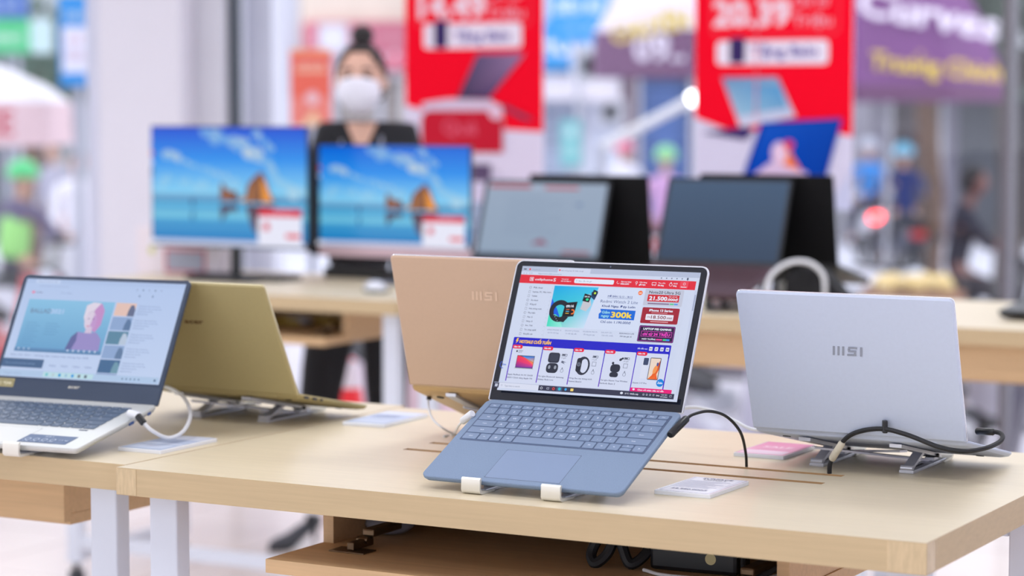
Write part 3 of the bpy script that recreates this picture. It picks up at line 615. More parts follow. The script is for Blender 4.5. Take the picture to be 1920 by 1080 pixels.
def beach_wallpaper(w, h, tint=0):
    """tidal beach with two rock stacks under a cloudy blue sky, task bar, red and white pop-up"""
    c = Canvas(320, 180, w, h, 0.00005); g = (0, 22, 10)[0] if not tint else 18
    sky1 = (0, 70, 208) if not tint else (0, 96, 214); sky0 = (130, 205, 240)
    c.rect(0, 78, 320, 130, sky0, (30, 140, 232)); c.rect(0, 130, 320, 180, (30, 140, 232), sky1)
    c.rect(0, 66, 320, 78, (54, 118, 176), (120, 180, 215)); c.rect(0, 8, 320, 66, (0, 120, 190), (90, 180, 220)); c.rect(0, 44, 320, 58, (120, 200, 225), (60, 150, 205)); c.rect(0, 34, 320, 44, (20, 130, 195), (110, 195, 225))
    rnd = random.Random(3)
    def cloud(x0, y0, x1, y1, r0, r1, n, col=(205, 215, 228)):
        for i in range(n):
            t = i/(n-1); c.ell(x0+(x1-x0)*t+rnd.uniform(-3, 3), y0+(y1-y0)*t+rnd.uniform(-3, 3), (r0+(r1-r0)*t)*rnd.uniform(.8, 1.3), (r0+(r1-r0)*t)*.6, col if i % 2 else tuple(int(v*.94) for v in col), 14, rot=-.35)
    def puff(x0, y0, x1, y1, r0, r1, n, a=.8):
        for i in range(n):
            t = rnd.random(); x = x0+(x1-x0)*t+rnd.gauss(0, r0*.5); y = y0+(y1-y0)*t+rnd.gauss(0, r0*.35); q = (y-78)/102
            base = [(130, 205, 240)[k]*(1-q)+(10, 110, 225)[k]*q for k in range(3)]; w_ = a*rnd.uniform(.35, 1)
            rr_ = (r0+(r1-r0)*t)*rnd.uniform(.5, 1.1); c.ell(x, min(y, 178-rr_*.6), rr_, rr_*.55, tuple(int(base[k]*(1-w_)+(206, 210, 216)[k]*w_) for k in range(3)), 14, rot=-.35)
    puff(28, 141, 62, 130, 8, 10, 16); puff(62, 130, 165, 102, 6, 5, 34, .55); puff(126, 172, 176, 158, 12, 12, 26); puff(176, 158, 236, 132, 12, 14, 34); puff(214, 176, 252, 150, 8, 8, 18, .75); puff(246, 130, 262, 100, 9, 9, 16, .55); puff(262, 100, 310, 84, 10, 12, 20, .45); puff(30, 96, 190, 88, 10, 10, 26, .3)
    for (p_, q_) in (([(147, 69), (149, 96), (153, 95), (158, 88), (168, 84), (181, 83), (187, 69)], (112, 64, 40)), ([(152, 70), (158, 86), (166, 82), (172, 70)], (150, 90, 52)), ([(198, 67), (201, 84), (206, 96), (216, 104), (229, 113), (235, 112), (242, 100), (249, 84), (260, 67)], (122, 72, 42)),
                     ([(206, 68), (212, 92), (222, 100), (220, 68)], (158, 100, 56)), ([(232, 68), (233, 104), (240, 98), (249, 80), (256, 68)], (232, 146, 48)), ([(226, 68), (230, 90), (234, 68)], (90, 54, 40)), ([(188, 68), (198, 68), (204, 74), (196, 74)], (220, 160, 90)),
                     ([(148, 63), (186, 63), (182, 53), (160, 52), (150, 36)], (74, 62, 88)), ([(200, 63), (260, 63), (240, 22), (228, 14), (214, 28)], (84, 58, 76)), ([(228, 60), (250, 60), (236, 30)], (120, 84, 76))):
        x0_ = sum(a for a, b in p_)/len(p_); y0_ = sum(b for a, b in p_)/len(p_)
        for i in range(len(p_)): c.poly([p_[i], p_[(i+1) % len(p_)], (x0_, y0_)], q_)
    c.rect(88, 60, 93, 72, (40, 70, 120)); c.poly([(86, 44), (94, 56), (92, 34)], (30, 90, 150))
    for k in range(4): c.rrect(3, 150-k*14, 8, 157-k*14, 1, ((70, 110, 190), (210, 90, 110), (190, 195, 220), (40, 60, 110))[k])
    c.rect(0, 0, 320, 8, (196, 204, 232)); c.rect(0, 0, 14, 8, (220, 224, 240))
    c.rect(226, 2, 314, 46, (228, 228, 244)); c.rect(228, 46, 314, 58, (214, 24, 56)); c.ell(243, 31, 6.5, 6.5, (214, 44, 66)); c.rrect(282, 14, 311, 21, 2, (222, 70, 80)); c.text('THÔNG BÁO', 250, 49.5, 5, (240, 150, 165), 44)
    return c
def browser_page():
    c = Canvas(320, 190, 0.388, 0.212, 0.00005); c.rect(0, 0, 320, 190, (142, 160, 182), (150, 166, 188)); c.rect(6, 176, 118, 184, (186, 76, 82)); c.rect(156, 174, 246, 181, (190, 88, 90)); c.rect(118, 172, 156, 184, (160, 174, 196))
    for k in range(9): c.rect(60, 152-k*12, 60+(150 if k % 3 else 110), 153.5-k*12, (122, 140, 166))
    c.rect(246, 132, 262, 138, (90, 120, 160)); c.poly([(140, 30), (168, 44), (188, 30)], (140, 60, 84)); c.rect(226, 8, 300, 14, (160, 90, 96)); c.rect(0, 0, 320, 5, (90, 104, 124)); return c

# ---- the five laptops on the two front tables
silver = mat('satin_silver_aluminium', (202, 212, 234), rough=0.6, metal=0.12, noise=0.012, nscale=160)
gold_m = mat('champagne_gold_aluminium', (176, 162, 116), rough=0.6, metal=0.12, noise=0.015, nscale=160)
rose_m = mat('rose_gold_aluminium', (204, 174, 150), rough=0.6, metal=0.1, noise=0.012, nscale=160)
alcan = mat('ice_blue_fabric_deck', (126, 145, 172), rough=0.85, noise=0.10, nscale=900, bump=0.25)
bluekey = mat('ice_blue_key', (120, 140, 170), rough=0.5, noise=0.01, nscale=40)
keywell = mat('blue_grey_key_well', (84, 99, 128), rough=0.7, noise=0.02, nscale=60)
bluepad = mat('ice_blue_glass_touchpad', (124, 144, 176), rough=0.45, noise=0.01, nscale=10)
legend = mat('pale_key_legend', (214, 222, 238), rough=0.6)
rim_m = mat('bright_polished_rim', (226, 230, 240), rough=0.22, metal=0.6, noise=0.01, nscale=80)
bez_m = mat('black_glass_bezel', (24, 29, 40), rough=0.12, spec=0.5, noise=0.01, nscale=5)
bez2 = mat('dark_slate_bezel', (52, 66, 88), rough=0.35, noise=0.01, nscale=20)
deck5 = mat('pale_champagne_deck', (206, 208, 206), rough=0.4, metal=0.3, noise=0.012, nscale=200)
slatekey = mat('slate_key', (72, 90, 114), rough=0.45, noise=0.02, nscale=40)
slatewell = mat('slate_key_well', (168, 174, 182), rough=0.5, noise=0.02, nscale=40)

T2 = R
def on_table(x, y): return (x, y, TH)
# blue-grey laptop in focus
p1, al1, be1, W1, D1, L1 = (0.0083, 3.1146), 0.4264, 0.4137, 0.3099, 0.2067, 0.2147
lap1, lid1, b1, h1 = laptop('laptop', on_table(*p1), -0.5122, al1, be1, W1, D1, L1, 'ice-blue laptop with fabric palm rest, red web shop page on screen, front centre', None,
    alcan, silver, rim_m, bluekey, legend, 'surface', detail=True, rad=0.012, bezel=bez_m, kb=(-W1/2+0.0125, W1/2-0.0125, 0.098, 0.194), pad=(-0.0575, 0.0575, 0.010, 0.080), padm=bluepad,
    leg_s=0.0042, wellm=keywell)
disp(lap1, h1, be1, web_shop(), 0.0140)
bm = BM(); cyl(bm, (0, -0.0006, L1-0.0065), (0, 0.0, L1-0.0065), 0.0012, 12); o = obj('webcam', bm, mat('webcam_lens', (90, 100, 120), rough=0.1), lap1, (0, h1[0], h1[1]), (-be1, 0, 0))
stand(on_table(*p1), -0.5122, al1, 'folding aluminium riser holding the ice-blue laptop, two pale hooks in front', xs=(-0.068, 0.055), reach=0.17)
# silver laptop, lid towards us
p2, ps2, al2, be2, W2, D2, L2 = (0.5941, 3.4831), 2.6393, 0.2027, 0.3264, 0.3204, 0.2172, 0.2156
plainkb = lambda W, D: dict(kb=(-W/2+0.02, W/2-0.02, D*0.45, D*0.93), pad=(-0.055, 0.055, 0.008, D*0.38), kpart=False)
lap2, lid2, b2, h2 = laptop('laptop', on_table(*p2), ps2, al2, be2, W2, D2, L2, 'silver laptop seen from behind at right, grey logo on its lid', None, silver, silver, rim_m,
    slatekey, legend, rad=0.008, t=0.0095, **plainkb(W2, D2))
lid_art(lap2, h2, be2, 0.006, msi_logo((150, 156, 172)), 0.123, print_mat)
stand(on_table(*p2), ps2, al2, 'folding aluminium riser under the silver laptop, black cable crossing it', t=0.0095, xs=(-0.052, 0.085), reach=0.205)
# rose gold laptop behind the blue one
p3, ps3, al3, be3, W3, D3, L3 = (0.0806, 3.7429), 2.640, 0.3485, 0.2707, 0.3191, 0.2191, 0.2135
lap3, lid3, b3, h3 = laptop('laptop', on_table(*p3), ps3, al3, be3, W3, D3, L3, 'rose gold laptop seen from behind, half hidden by the ice-blue laptop', None, mat('tan_gold_base', (196, 164, 118), rough=0.4, metal=0.4, noise=0.01, nscale=150), rose_m, rim_m,
    slatekey, legend, rad=0.008, **plainkb(W3, D3))
lid_art(lap3, h3, be3, 0.006, msi_logo((226, 196, 172)), 0.146, print_mat)
stand(on_table(*p3), ps3, al3, 'folding aluminium riser under the rose gold laptop', xs=(-0.055, 0.085), reach=0.21)
# champagne gold laptop from behind, left table
p4, ps4, al4, be4, W4, D4, L4 = (-0.383, 4.0259), 2.636, 0.2008, 0.4707, 0.319, 0.2123, 0.2061
lap4, lid4, b4, h4 = laptop('laptop', on_table(*p4), ps4, al4, be4, W4, D4, L4, 'champagne gold laptop seen from behind on the left table', None, gold_m, gold_m, mat('pale_gold_rim', (206, 196, 160), rough=.3, metal=.5, noise=.01, nscale=90),
    slatekey, legend, rad=0.007, t=0.0095, **plainkb(W4, D4))
cv = Canvas(40, 12, 0.040, 0.011, 0.00005); cv.text('acer', 0, 1, 9, (112, 84, 52), 38, bold=.05, shear=.15); lid_art(lap4, h4, be4, 0.006, cv, 0.128, print_mat)
bm = BM()
for i, (yy, ww) in enumerate(((0.19, .012), (0.165, .012), (0.145, .006))): box(bm, -W4/2-0.0004, -W4/2+0.001, yy-ww/2, yy+ww/2, -0.0065, -0.0025)
obj('side_port', bm, mat('port_black', (20, 22, 28), rough=.4), b4)
stand(on_table(*p4), ps4, al4, 'folding aluminium riser under the champagne gold laptop', t=0.0095, xs=(-0.052, 0.085), reach=0.205)
# pale laptop with video page, left edge
p5, ps5, al5, be5, W5, D5, L5 = (-0.7913, 3.5077), -0.4341, 0.1851, 0.4954, 0.3239, 0.2193, 0.2137
lap5, lid5, b5, h5 = laptop('laptop', on_table(*p5), ps5, al5, be5, W5, D5, L5, 'pale silver laptop with dark keys and a blue video page, cut by the left edge', None, deck5, gold_m, bez2,
    slatekey, legend, detail=True, rad=0.009, bezel=bez2, kb=(-W5/2+0.016, W5/2-0.030, 0.088, 0.196), pad=(-0.062, 0.045, 0.006, 0.078), leg_s=0.0036, wellm=deck5)
disp(lap5, h5, be5, video_page(), 0.0335)
c = Canvas(30, 8, 0.030, 0.008, 0.00003); c.text('acer', 2, 1, 5.4, (214, 210, 204), 22, bold=.03, shear=.15); disp(lap5, h5, be5, c, 0.018, name='logo')
c = Canvas(30, 14, 0.032, 0.015, 0.00003); c.rect(0, 0, 30, 14, (142, 132, 92)); c.frame(1, 1, 29, 13, .8, (196, 186, 140)); c.text('2 YEAR', 4, 4, 5, (220, 212, 180), 22, bold=.04)
M = Matrix.Translation((-0.135, h5[0], h5[1])) @ Matrix.Rotation(-be5, 4, 'X') @ Matrix.Translation((0, -0.0009, 0.015)) @ X90; c.build('sticker', print_mat, lap5, M)
c = Canvas(70, 26, 0.088, 0.036, 0.00003); c.rect(0, 0, 70, 26, (84, 104, 138)); c.text('Swift 3', 26, 20, 2.6, (200, 210, 226), 12)
for k in range(4): c.ring(9+k*12, 10, 4, 1, (196, 208, 226)); c.text(('14', '16', '512', 'FHD')[k], 9+k*12, 3, 2.2, (190, 202, 222), 7, align='c')
c.text('1.2 kg', 54, 9, 3, (190, 202, 222), 13)
M = Matrix.Translation((0, 0, 0.018)) @ Matrix.Rotation(al5, 4, 'X') @ Matrix.Translation((W5/2-0.075, 0.014, 0.0003)); c.build('specification_sticker', print_mat, lap5, M)
bm = BM(); box(bm, W5/2-0.052, W5/2-0.037, 0.080, 0.084, 0, 0.0004); obj('fingerprint_reader', bm, bez2, b5)
bm = BM()
for yy, ww in ((0.170, .014), (0.195, .008), (0.145, .012)): box(bm, W5/2-0.001, W5/2+0.0004, yy-ww/2, yy+ww/2, -0.0085, -0.004)
obj('side_port', bm, mat('port_blue', (44, 84, 150), rough=.4), b5)
stand(on_table(*p5), ps5, al5, 'folding aluminium riser under the pale laptop at the left edge', xs=(-0.075, 0.050), reach=0.2)

# ---- price cards: acrylic block with a printed sheet on top
acry = mat('frosted_acrylic_block', (236, 239, 246), rough=0.15, spec=0.6, noise=0.01, nscale=40)
def card(o, x, y, w, d, rz, label, art):
    c0 = tp_(o, x+w/2, y+d/2); e = empty('price_card', c0, YAW+rz, label, 'price card')
    bm = BM(); slab(bm, w, d, 0.002, [(0, 0.0003), (0.0006, 0), (0.0052, 0), (0.0058, 0.0005)], 0, 0, 3); obj('acrylic_block', bm, acry, e)
    c = Canvas(80, 130, w-0.006, d-0.006, 0.00004); art(c); c.build('printed_sheet', print_mat, e, Matrix.Translation((0, -(d-0.006)/2, 0.0059))); return e
def art_white(c):
    c.rect(0, 0, 80, 130, (240, 242, 250)); c.text('SURFACE', 40, 118, 7, (70, 76, 100), 46, align='c', bold=.03); c.text('LAPTOP 4', 40, 108, 5, (110, 116, 140), 34, align='c')
    for k in range(8): c.rect(6, 96-k*8, 70-(k % 3)*9, 97.4-k*8, (168, 176, 204))
    c.frame(3, 3, 77, 127, .8, (196, 202, 220)); c.text('24.990.000đ', 40, 18, 7, (120, 128, 160), 54, align='c')
def art_pink(c):
    c.rect(0, 0, 80, 130, (232, 176, 200), (206, 120, 158)); c.rect(4, 6, 76, 40, (228, 204, 220)); c.text('SALE', 40, 70, 16, (236, 200, 214), 50, align='c', bold=.04)
    c.rect(10, 50, 70, 56, (220, 150, 180))
def art_blue(c):
    c.rect(0, 0, 80, 130, (176, 192, 216), (190, 200, 226)); c.rect(0, 96, 80, 130, (214, 220, 236)); c.rect(0, 50, 80, 56, (214, 220, 236)); c.rect(6, 8, 74, 40, (198, 208, 228))
    for k in range(4): c.rect(8, 90-k*8, 60, 92-k*8, (150, 164, 196))
card(A0, 0.787, 0.165, 0.083, 0.132, 0, 'white price card on the front table, right of the ice-blue laptop', art_white)
card(A0, 0.742, 0.535, 0.081, 0.132, 0, 'pink price card in front of the silver laptop', art_pink)
card(A0, 0.036, 0.540, 0.080, 0.152, 0.05, 'blue-grey price card between the gold and the rose gold laptop', art_blue)
card(A0, -0.104, 0.131, 0.081, 0.150, 0.03, 'blue-grey price card at the seam of the left table', art_blue)

# ---- charging cables on the front tables
def cable(label, pts, r, m, name='charging_cable', plugs=(), cat='cable', sm=8, extra=None):
    e = empty(name, pts[-1] if pts[-1][2] < pts[0][2] else pts[0], 0, label, cat); off = Vector(e.location)
    bm = BM(); tube(bm, [Vector(p)-off for p in pts], r, 8, sm); obj('cord', bm, m, e, smooth=True)
    for a, b, rr_, mm, nm in plugs:
        bm = BM(); a = Vector(a)-off; b = Vector(b)-off; d = (b-a)
        tube(bm, [a, a+d*0.06, a+d*0.94, b], [rr_*0.8, rr_, rr_, rr_*0.75], 12); obj(nm, bm, mm, e, smooth=True)
    return e
cable('black charging cable arching from the right side of the ice-blue laptop', [P(1285, 787, 3.185), P(1300, 777, 3.2), P(1330, 771, 3.24), P(1362, 781, 3.29), P(1388, 810, 3.33), P(1398, 848, 3.37), PZ(1400, 880, TH-0.004)],
      0.0022, black_rub, plugs=[(P(1256, 816, 3.155), P(1288, 784, 3.188), 0.0055, black_pl, 'plug')])
q = [PZ(1555, 893, TH-0.004), P(1557, 868, 3.318), P(1572, 838, 3.31), P(1600, 813, 3.29), P(1650, 804, 3.262), P(1700, 815, 3.232), P(1760, 838, 3.20), P(1805, 846, 3.19), P(1845, 841, 3.205), P(1872, 830, 3.235), P(1880, 820, 3.25), P(1875, 812, 3.262), P(1860, 809, 3.272)]
e = cable('thick black charging cable looping behind the silver laptop', q, 0.0034, black_rub, plugs=[(P(1864, 810, 3.270), P(1830, 808, 3.287), 0.0052, black_pl, 'plug'), (P(1559, 862, 3.317), P(1580, 829, 3.303), 0.0052, mat('masking_tape', (214, 206, 186), rough=.6, noise=.05, nscale=200), 'tape_tag')])
bm = BM(); c0 = P(1659, 804, 3.258)-Vector(e.location); box(bm, c0.x-0.0035, c0.x+0.0035, c0.y-0.005, c0.y+0.005, c0.z-0.006, c0.z+0.012, bev=0.0015); obj('cable_clip', bm, black_pl, e)
cable('white cable curving from behind the ice-blue laptop towards the silver one', [PZ(1195, 848, TH+0.002), P(1235, 790, 3.56), P(1283, 765, 3.56), P(1330, 768, 3.53), P(1372, 786, 3.49), P(1405, 803, 3.46), P(1428, 806, 3.43), P(1438, 801, 3.42)], 0.0026, white_pl)
cable('thin white cable hanging from the rose gold laptop to the table', [P(797, 722, 3.655), P(806, 732, 3.66), P(803, 758, 3.65), P(811, 785, 3.63), P(832, 804, 3.62), PZ(856, 816, TH+0.002)], 0.0017, white_pl,
      plugs=[(P(806, 734, 3.66), P(804, 750, 3.655), 0.004, black_pl, 'clip'), (P(790, 718, 3.655), P(803, 731, 3.658), 0.0045, white_pl, 'plug')])
cable('white plug and short cable in the left side of the ice-blue laptop', [P(869, 788, 3.33), P(860, 798, 3.38), PZ(850, 814, TH+0.004), PZ(832, 818, TH+0.002)], 0.0017, white_pl,
      plugs=[(P(886, 775, 3.312), P(867, 790, 3.332), 0.0055, white_pl, 'plug')])
cable('white cable looping beside the pale laptop on the left table', [P(268, 791, 3.555), P(284, 807, 3.555), P(316, 821, 3.58), P(344, 808, 3.62), P(357, 779, 3.68), P(348, 750, 3.75), P(328, 733, 3.83), P(300, 724, 3.95), PZ(262, 728, TH+0.004)], 0.0031, white_pl,
      plugs=[(P(241, 774, 3.575), P(262, 780, 3.56), 0.006, white_pl, 'plug'), (P(258, 779, 3.56), P(270, 794, 3.552), 0.0055, black_pl, 'strain_relief')])

# ---- clutter in the open cable box below the front table
SH = TH-0.115                                      # upper face of the shelf
def bp(x, y, z=0): p = tp_(A0, x, y); return Vector((p.x, p.y, SH+z))
def brick(x, y, z, l, w_, h, rz, label):
    e = empty('power_adapter', bp(x, y, z), YAW+rz, label, 'power adapter')
    bm = BM(); box(bm, -l/2, l/2, -w_/2, w_/2, 0.0005, h, bev=0.006); b = obj('housing', bm, black_pl, e)
    c = Canvas(40, 20, 0.02, 0.02, .0001); c.ell(20, 10, 16, 8, (214, 200, 150)); c.build('label_disc', print_mat, b, Matrix.Translation((l*0.2, -w_/2-0.0002, h*0.25)) @ X90)
    bm = BM(); cyl(bm, (-l/2-0.014, 0, h/2), (-l/2+0.002, 0, h/2), 0.006); obj('strain_relief', bm, black_rub, b); return e
brick(0.82, 0.245, 0, 0.13, 0.055, 0.048, 0.05, 'black power adapter brick with pale round label in the cable box')
cable('bundle of thick black cable left of the adapter brick', [bp(.73, .23, .055), bp(.69, .21, .045), bp(.675, .2, .02), bp(.685, .19, .006), bp(.70, .2, .02), bp(.71, .21, .05), bp(.72, .205, .03), bp(.735, .2, .008), bp(.75, .215, .02), bp(.755, .24, .045)], 0.0075, black_rub, name='cable_bundle')
cable('white cable lying along the cable box shelf', [bp(.76, .19, .004), bp(.80, .175, .003), bp(.87, .185, .003), bp(.93, .22, .004), bp(.97, .26, .02)], 0.0025, white_pl, name='power_cable')
cable('black cable hanging along the cable box below the tabletop', [bp(.36, .25, .060), bp(.42, .26, .056), bp(.5, .25, .05), bp(.58, .255, .054), bp(.66, .25, .052)], 0.0035, black_rub, name='power_cable')
cable('grey cable crossing the left end of the cable box', [bp(.29, .3, .03), bp(.33, .27, .045), bp(.38, .25, .054), bp(.44, .26, .058)], 0.0045, mat('grey_cable', (160, 162, 170), rough=.5), name='power_cable')
cable('black cable coil at the right end of the cable box', [bp(.90, .22, .05), bp(.905, .2, .02), bp(.93, .19, .012), bp(.96, .21, .03), bp(.965, .24, .055)], 0.004, black_rub, name='power_cable')
bm = BM(); ball(bm, (0, 0, 0.016), 0.038, 0.03, 0.016); o = tag(obj('cable_reel', bm, mat('grey_plastic', (150, 150, 162), rough=.4), None, bp(.30, .27, 0), smooth=True), 'grey rounded cable puck at the left end of the cable box', 'cable puck')
bm = BM(); box(bm, -.014, .014, -.008, .008, 0, .009, bev=.003); box(bm, -.004, .004, -.01, .01, .008, .03, bev=.002); tag(obj('cable_tie', bm, mat('yellow_tie', (226, 190, 60), rough=.5), None, bp(.50, .235, .036)), 'yellow cable tie on the black cable in the box', 'cable tie')

# ------------------------------------------------------------------ things on the back tables
blk_lid = mat('matte_black_lid', (13, 13, 16), rough=0.6, spec=0.15, noise=0.02, nscale=60)
def back_laptop(pos, psi, al, be, W, D, L, z, label, deck, art=None, dispy=0.02, key=None, short=''):
    kw = dict(kb=(-W/2+0.02, W/2-0.02, D*0.40, D*0.90), pad=(-0.055, 0.055, 0.01, D*0.35), kpart=False)
    o, l, b, h = laptop('laptop', (pos[0], pos[1], TH), psi, al, be, W, D, L, label, None, deck, blk_lid, blk_lid, key or black_pl, mat('red_key_legend', (170, 60, 66), rough=.6), rad=0.008, t=0.02, z0=z, wellm=deck, lt=0.008, bezel=mat('black_matte_bezel', (30, 34, 42), rough=.4), **kw)
    stand((pos[0], pos[1], TH), psi, al, 'black folding riser under the '+short, z0=z, t=0.02, xs=(-0.07, 0.07), reach=0.2, m=black_pl)
    if art: disp(o, h, be, art, dispy)
    return o, h
back_laptop((-0.0609, 6.3519), -0.5422, 0.2186, 0.3144, 0.4123, 0.2502, 0.23, 0.0423, 'black laptop showing a pale web page, right of the monitors', black_pl, browser_page(), 0.010, short='black laptop with the pale web page')
q7 = B0+EX*0.752+EY*0.775
back_laptop((q7.x, q7.y), YAW+PI, 0.2123, 0.13, 0.375, 0.2497, 0.252, 0.030, 'black laptop turned away behind the one with the pale page', black_pl, short='turned-away laptop nearest the monitors')
c = Canvas(320, 190, 0.345, 0.224, 0.00005); c.rect(0, 0, 320, 190, (50, 68, 92), (66, 88, 116)); 
o, h = back_laptop((0.421, 6.0025), -0.5189, 0.2262, 0.3684, 0.3666, 0.2503, 0.2451, 0.0474, 'black laptop with a dark blank screen and reddish keys', mat('dark_red_grey_deck', (74, 52, 62), rough=.5, noise=.1, nscale=12), c, 0.012, mat('dark_reddish_key', (66, 40, 48), rough=.5, noise=.2, nscale=90), short='laptop with the dark blank screen')  # deck and keys are plain dark reddish colours
q9 = B0+EX*1.31+EY*0.735
back_laptop((q9.x, q9.y), YAW+PI, 0.2136, 0.1732, 0.386, 0.2497, 0.241, 0.053, 'black laptop turned away behind the one with the blank screen', black_pl, short='turned-away laptop beside the white hoop')
back_laptop((1.194+0.155, 5.741-0.088), YAW, 0.06, 0.5, 0.355, 0.24, 0.235, 0.024, 'black laptop at the right edge of the back table, only its corner in view', black_pl, short='laptop at the right edge')
hoop = [P(1436, 575, 5.93), P(1436, 545, 5.93), P(1446, 517, 5.93), P(1470, 497, 5.93), P(1497, 490, 5.93), P(1524, 496, 5.93), P(1543, 516, 5.93), P(1547, 545, 5.93), P(1545, 572, 5.93)]
hoop = [PZ(1440, 602, TH+0.006)]+hoop+[PZ(1543, 598, TH+0.006)]
cable('thick white cable hoop standing beside the laptop with the blank screen', hoop, 0.0062, white_pl, name='cable_hoop')
bm = BM(); prism(bm, [(-0.07, 0), (0.12, 0), (0.10, 0.03), (0.03, 0.105), (-0.02, 0.115), (-0.07, 0.10)], -0.04, 0.04); bmesh.ops.bevel(bm, geom=list(bm.edges), offset=0.006, segments=2, affect='EDGES')
tag(obj('charger_bag', bm, mat('black_soft_fabric', (26, 26, 30), rough=.9, noise=.15, nscale=40), None, Vector((P(1530, 540, 5.98).x, 5.99, TH)), (0, 0, YAW)), 'black sloping fabric pouch behind the white cable hoop', 'pouch')

def monitor(pos, Wm, Hm, zc, label, tint, style):
    o = empty('monitor', (pos[0], pos[1], TH), YAW, label, 'monitor')
    bm = BM(); slab(bm, Wm, Hm, 0.004, [(-0.03, 0.06), (-0.018, 0.004), (-0.002, 0), (0, 0.0006)], 0, 0); bm.transform(X90); obj('housing', bm, black_pl, o, (0, 0, zc))
    hb = 0.004; bot = 0.008 if style == 'stand' else 0.034
    art = beach_wallpaper(Wm-2*hb, Hm-hb-bot, tint); art.build('display', screen_mat, o, Matrix.Translation((0, -0.0012, zc-Hm/2+bot)) @ X90)
    if style == 'stand':
        bm = BM(); tube(bm, [(0, 0.035, 0.01), (0, 0.04, zc*0.6), (0, 0.022, zc)], 0.018, 12); obj('neck', bm, black_pl, o, smooth=True)
        bm = BM(); slab(bm, 0.24, 0.17, 0.03, [(0, 0.001), (0.008, 0), (0.011, 0.003)], 0, 0.02); obj('foot', bm, black_pl, o)
    else:
        bm = BM(); slab(bm, Wm, bot-0.003, 0.002, [(0, 0), (0.0016, 0.0004)], 0, -Hm/2+bot/2); bm.transform(X90); obj('chin', bm, mat('rose_silver_chin', (196, 168, 176), rough=.35, metal=.4, noise=.01, nscale=60), o, (0, -0.0008, zc))
        bm = BM(); slab(bm, 0.20, 0.12, 0.02, [(0, 0.001), (0.010, 0), (0.014, 0.003)], 0.02, 0.04); obj('foot', bm, black_pl, o)
        bm = BM(); box(bm, -0.03, 0.07, 0.03, 0.045, 0.012, zc-Hm/2+0.05, bev=0.003); obj('neck', bm, black_pl, o)
    return o
pm = PZ(470, 521, TH); pc = P(428, 350, 7.05)
monitor((pc.x, 7.05), 0.578, 0.368, P(428, 351, 7.05).z-TH, 'left monitor on the back table, deep blue beach wallpaper', 0, 'stand')
pc2 = P(738, 378, 6.92)
monitor((pc2.x, 6.92), 0.53, 0.336, P(738, 378, 6.92).z-TH, 'right monitor on the back table, lighter beach wallpaper and rose chin', 1, 'chin')
e = empty('keyboard', PZ(455, 523, TH), YAW, 'black keyboard below the left monitor', 'keyboard')
bm = BM(); slab(bm, 0.36, 0.12, 0.008, [(0, 0.001), (0.006, 0), (0.012, 0.002)], 0, 0); obj('case', bm, black_pl, e)
bm = BM()
for r_ in range(5):
    for k in range(17): box(bm, -0.170+k*0.020, -0.170+k*0.020+0.0175, -0.052+r_*0.021, -0.052+r_*0.021+0.018, 0.012, 0.015, bev=0.001)
obj('keys', bm, mat('charcoal_key', (44, 46, 52), rough=.5), e)
bm = BM(); slab(bm, 0.24, 0.035, 0.008, [(0, 0.002), (0.028, 0), (0.032, 0.004)], 0, 0); tag(obj('speaker_bar', bm, black_pl, None, P(672, 497, 7.15).freeze() and Vector((P(672, 497, 7.15).x, 7.15, TH)), (0, 0, YAW)), 'black bar below the right monitor', 'speaker bar')
# mouse: pale shell over a dark base
pmz = PZ(704, 548, TH)
e = empty('computer_mouse', pmz, YAW+0.9, 'pale computer mouse lying below the right monitor', 'mouse')
bm = BM(); ball(bm, (0, 0, 0.010), 0.030, 0.052, 0.024)
bmesh.ops.bisect_plane(bm, geom=bm.verts[:]+bm.edges[:]+bm.faces[:], plane_co=(0, 0, 0.008), plane_no=(0, 0, -1), clear_outer=True); bmesh.ops.holes_fill(bm, edges=bm.edges)
obj('shell', bm, mat('white_mouse_shell', (220, 222, 232), rough=.3), e, smooth=True)
bm = BM(); slab(bm, 0.058, 0.1, 0.028, [(0, 0.003), (0.004, 0), (0.009, 0)]); obj('base', bm, mat('dark_green_black_base', (44, 62, 48), rough=.5), e)
bm = BM(); cyl(bm, (-0.003, 0.028, 0.030), (0.003, 0.028, 0.030), 0.007); obj('wheel', bm, black_rub, e)
pw = PZ(782, 553, TH); card(B0, (pw-B0).dot(EX)-0.04, (pw-B0).dot(EY)-0.05, 0.08, 0.12, 0, 'white price card beside the mouse on the back table', lambda c: c.rect(0, 0, 80, 130, (214, 218, 230)))
pw = PZ(738, 533, TH); bm = BM(); slab(bm, 0.07, 0.14, 0.008, [(0, 0.001), (0.004, 0), (0.008, 0.001)]); tag(obj('phone', bm, mat('grey_phone_back', (150, 154, 170), rough=.35), None, pw, (0, 0, YAW-0.5)), 'grey slab phone lying behind the mouse', 'phone')
# white box with a red framed panel behind the left monitor
c0 = P(355, 492, 7.28); e = empty('product_box', (c0.x, 7.28, TH), YAW, 'white product box with red-framed grey panel behind the left monitor', 'box')
bm = BM(); box(bm, -0.19, 0.13, -0.02, 0.08, 0, 0.15, bev=0.003); b = obj('carton', bm, mat('white_carton', (232, 222, 230), rough=.7, noise=.02, nscale=9), e)
c = Canvas(100, 44, 0.16, 0.075, .0002); c.rect(0, 0, 100, 44, (206, 112, 122)); c.rect(6, 5, 94, 39, (168, 172, 190)); c.build('panel_print', print_mat, b, Matrix.Translation((0.0, -0.0212, 0.008)) @ X90)
c = Canvas(100, 44, 0.03, 0.03, .0002); c.ell(50, 22, 40, 18, (214, 216, 140)); c.build('dot_print', print_mat, b, Matrix.Translation((-0.13, -0.0212, 0.06)) @ X90)
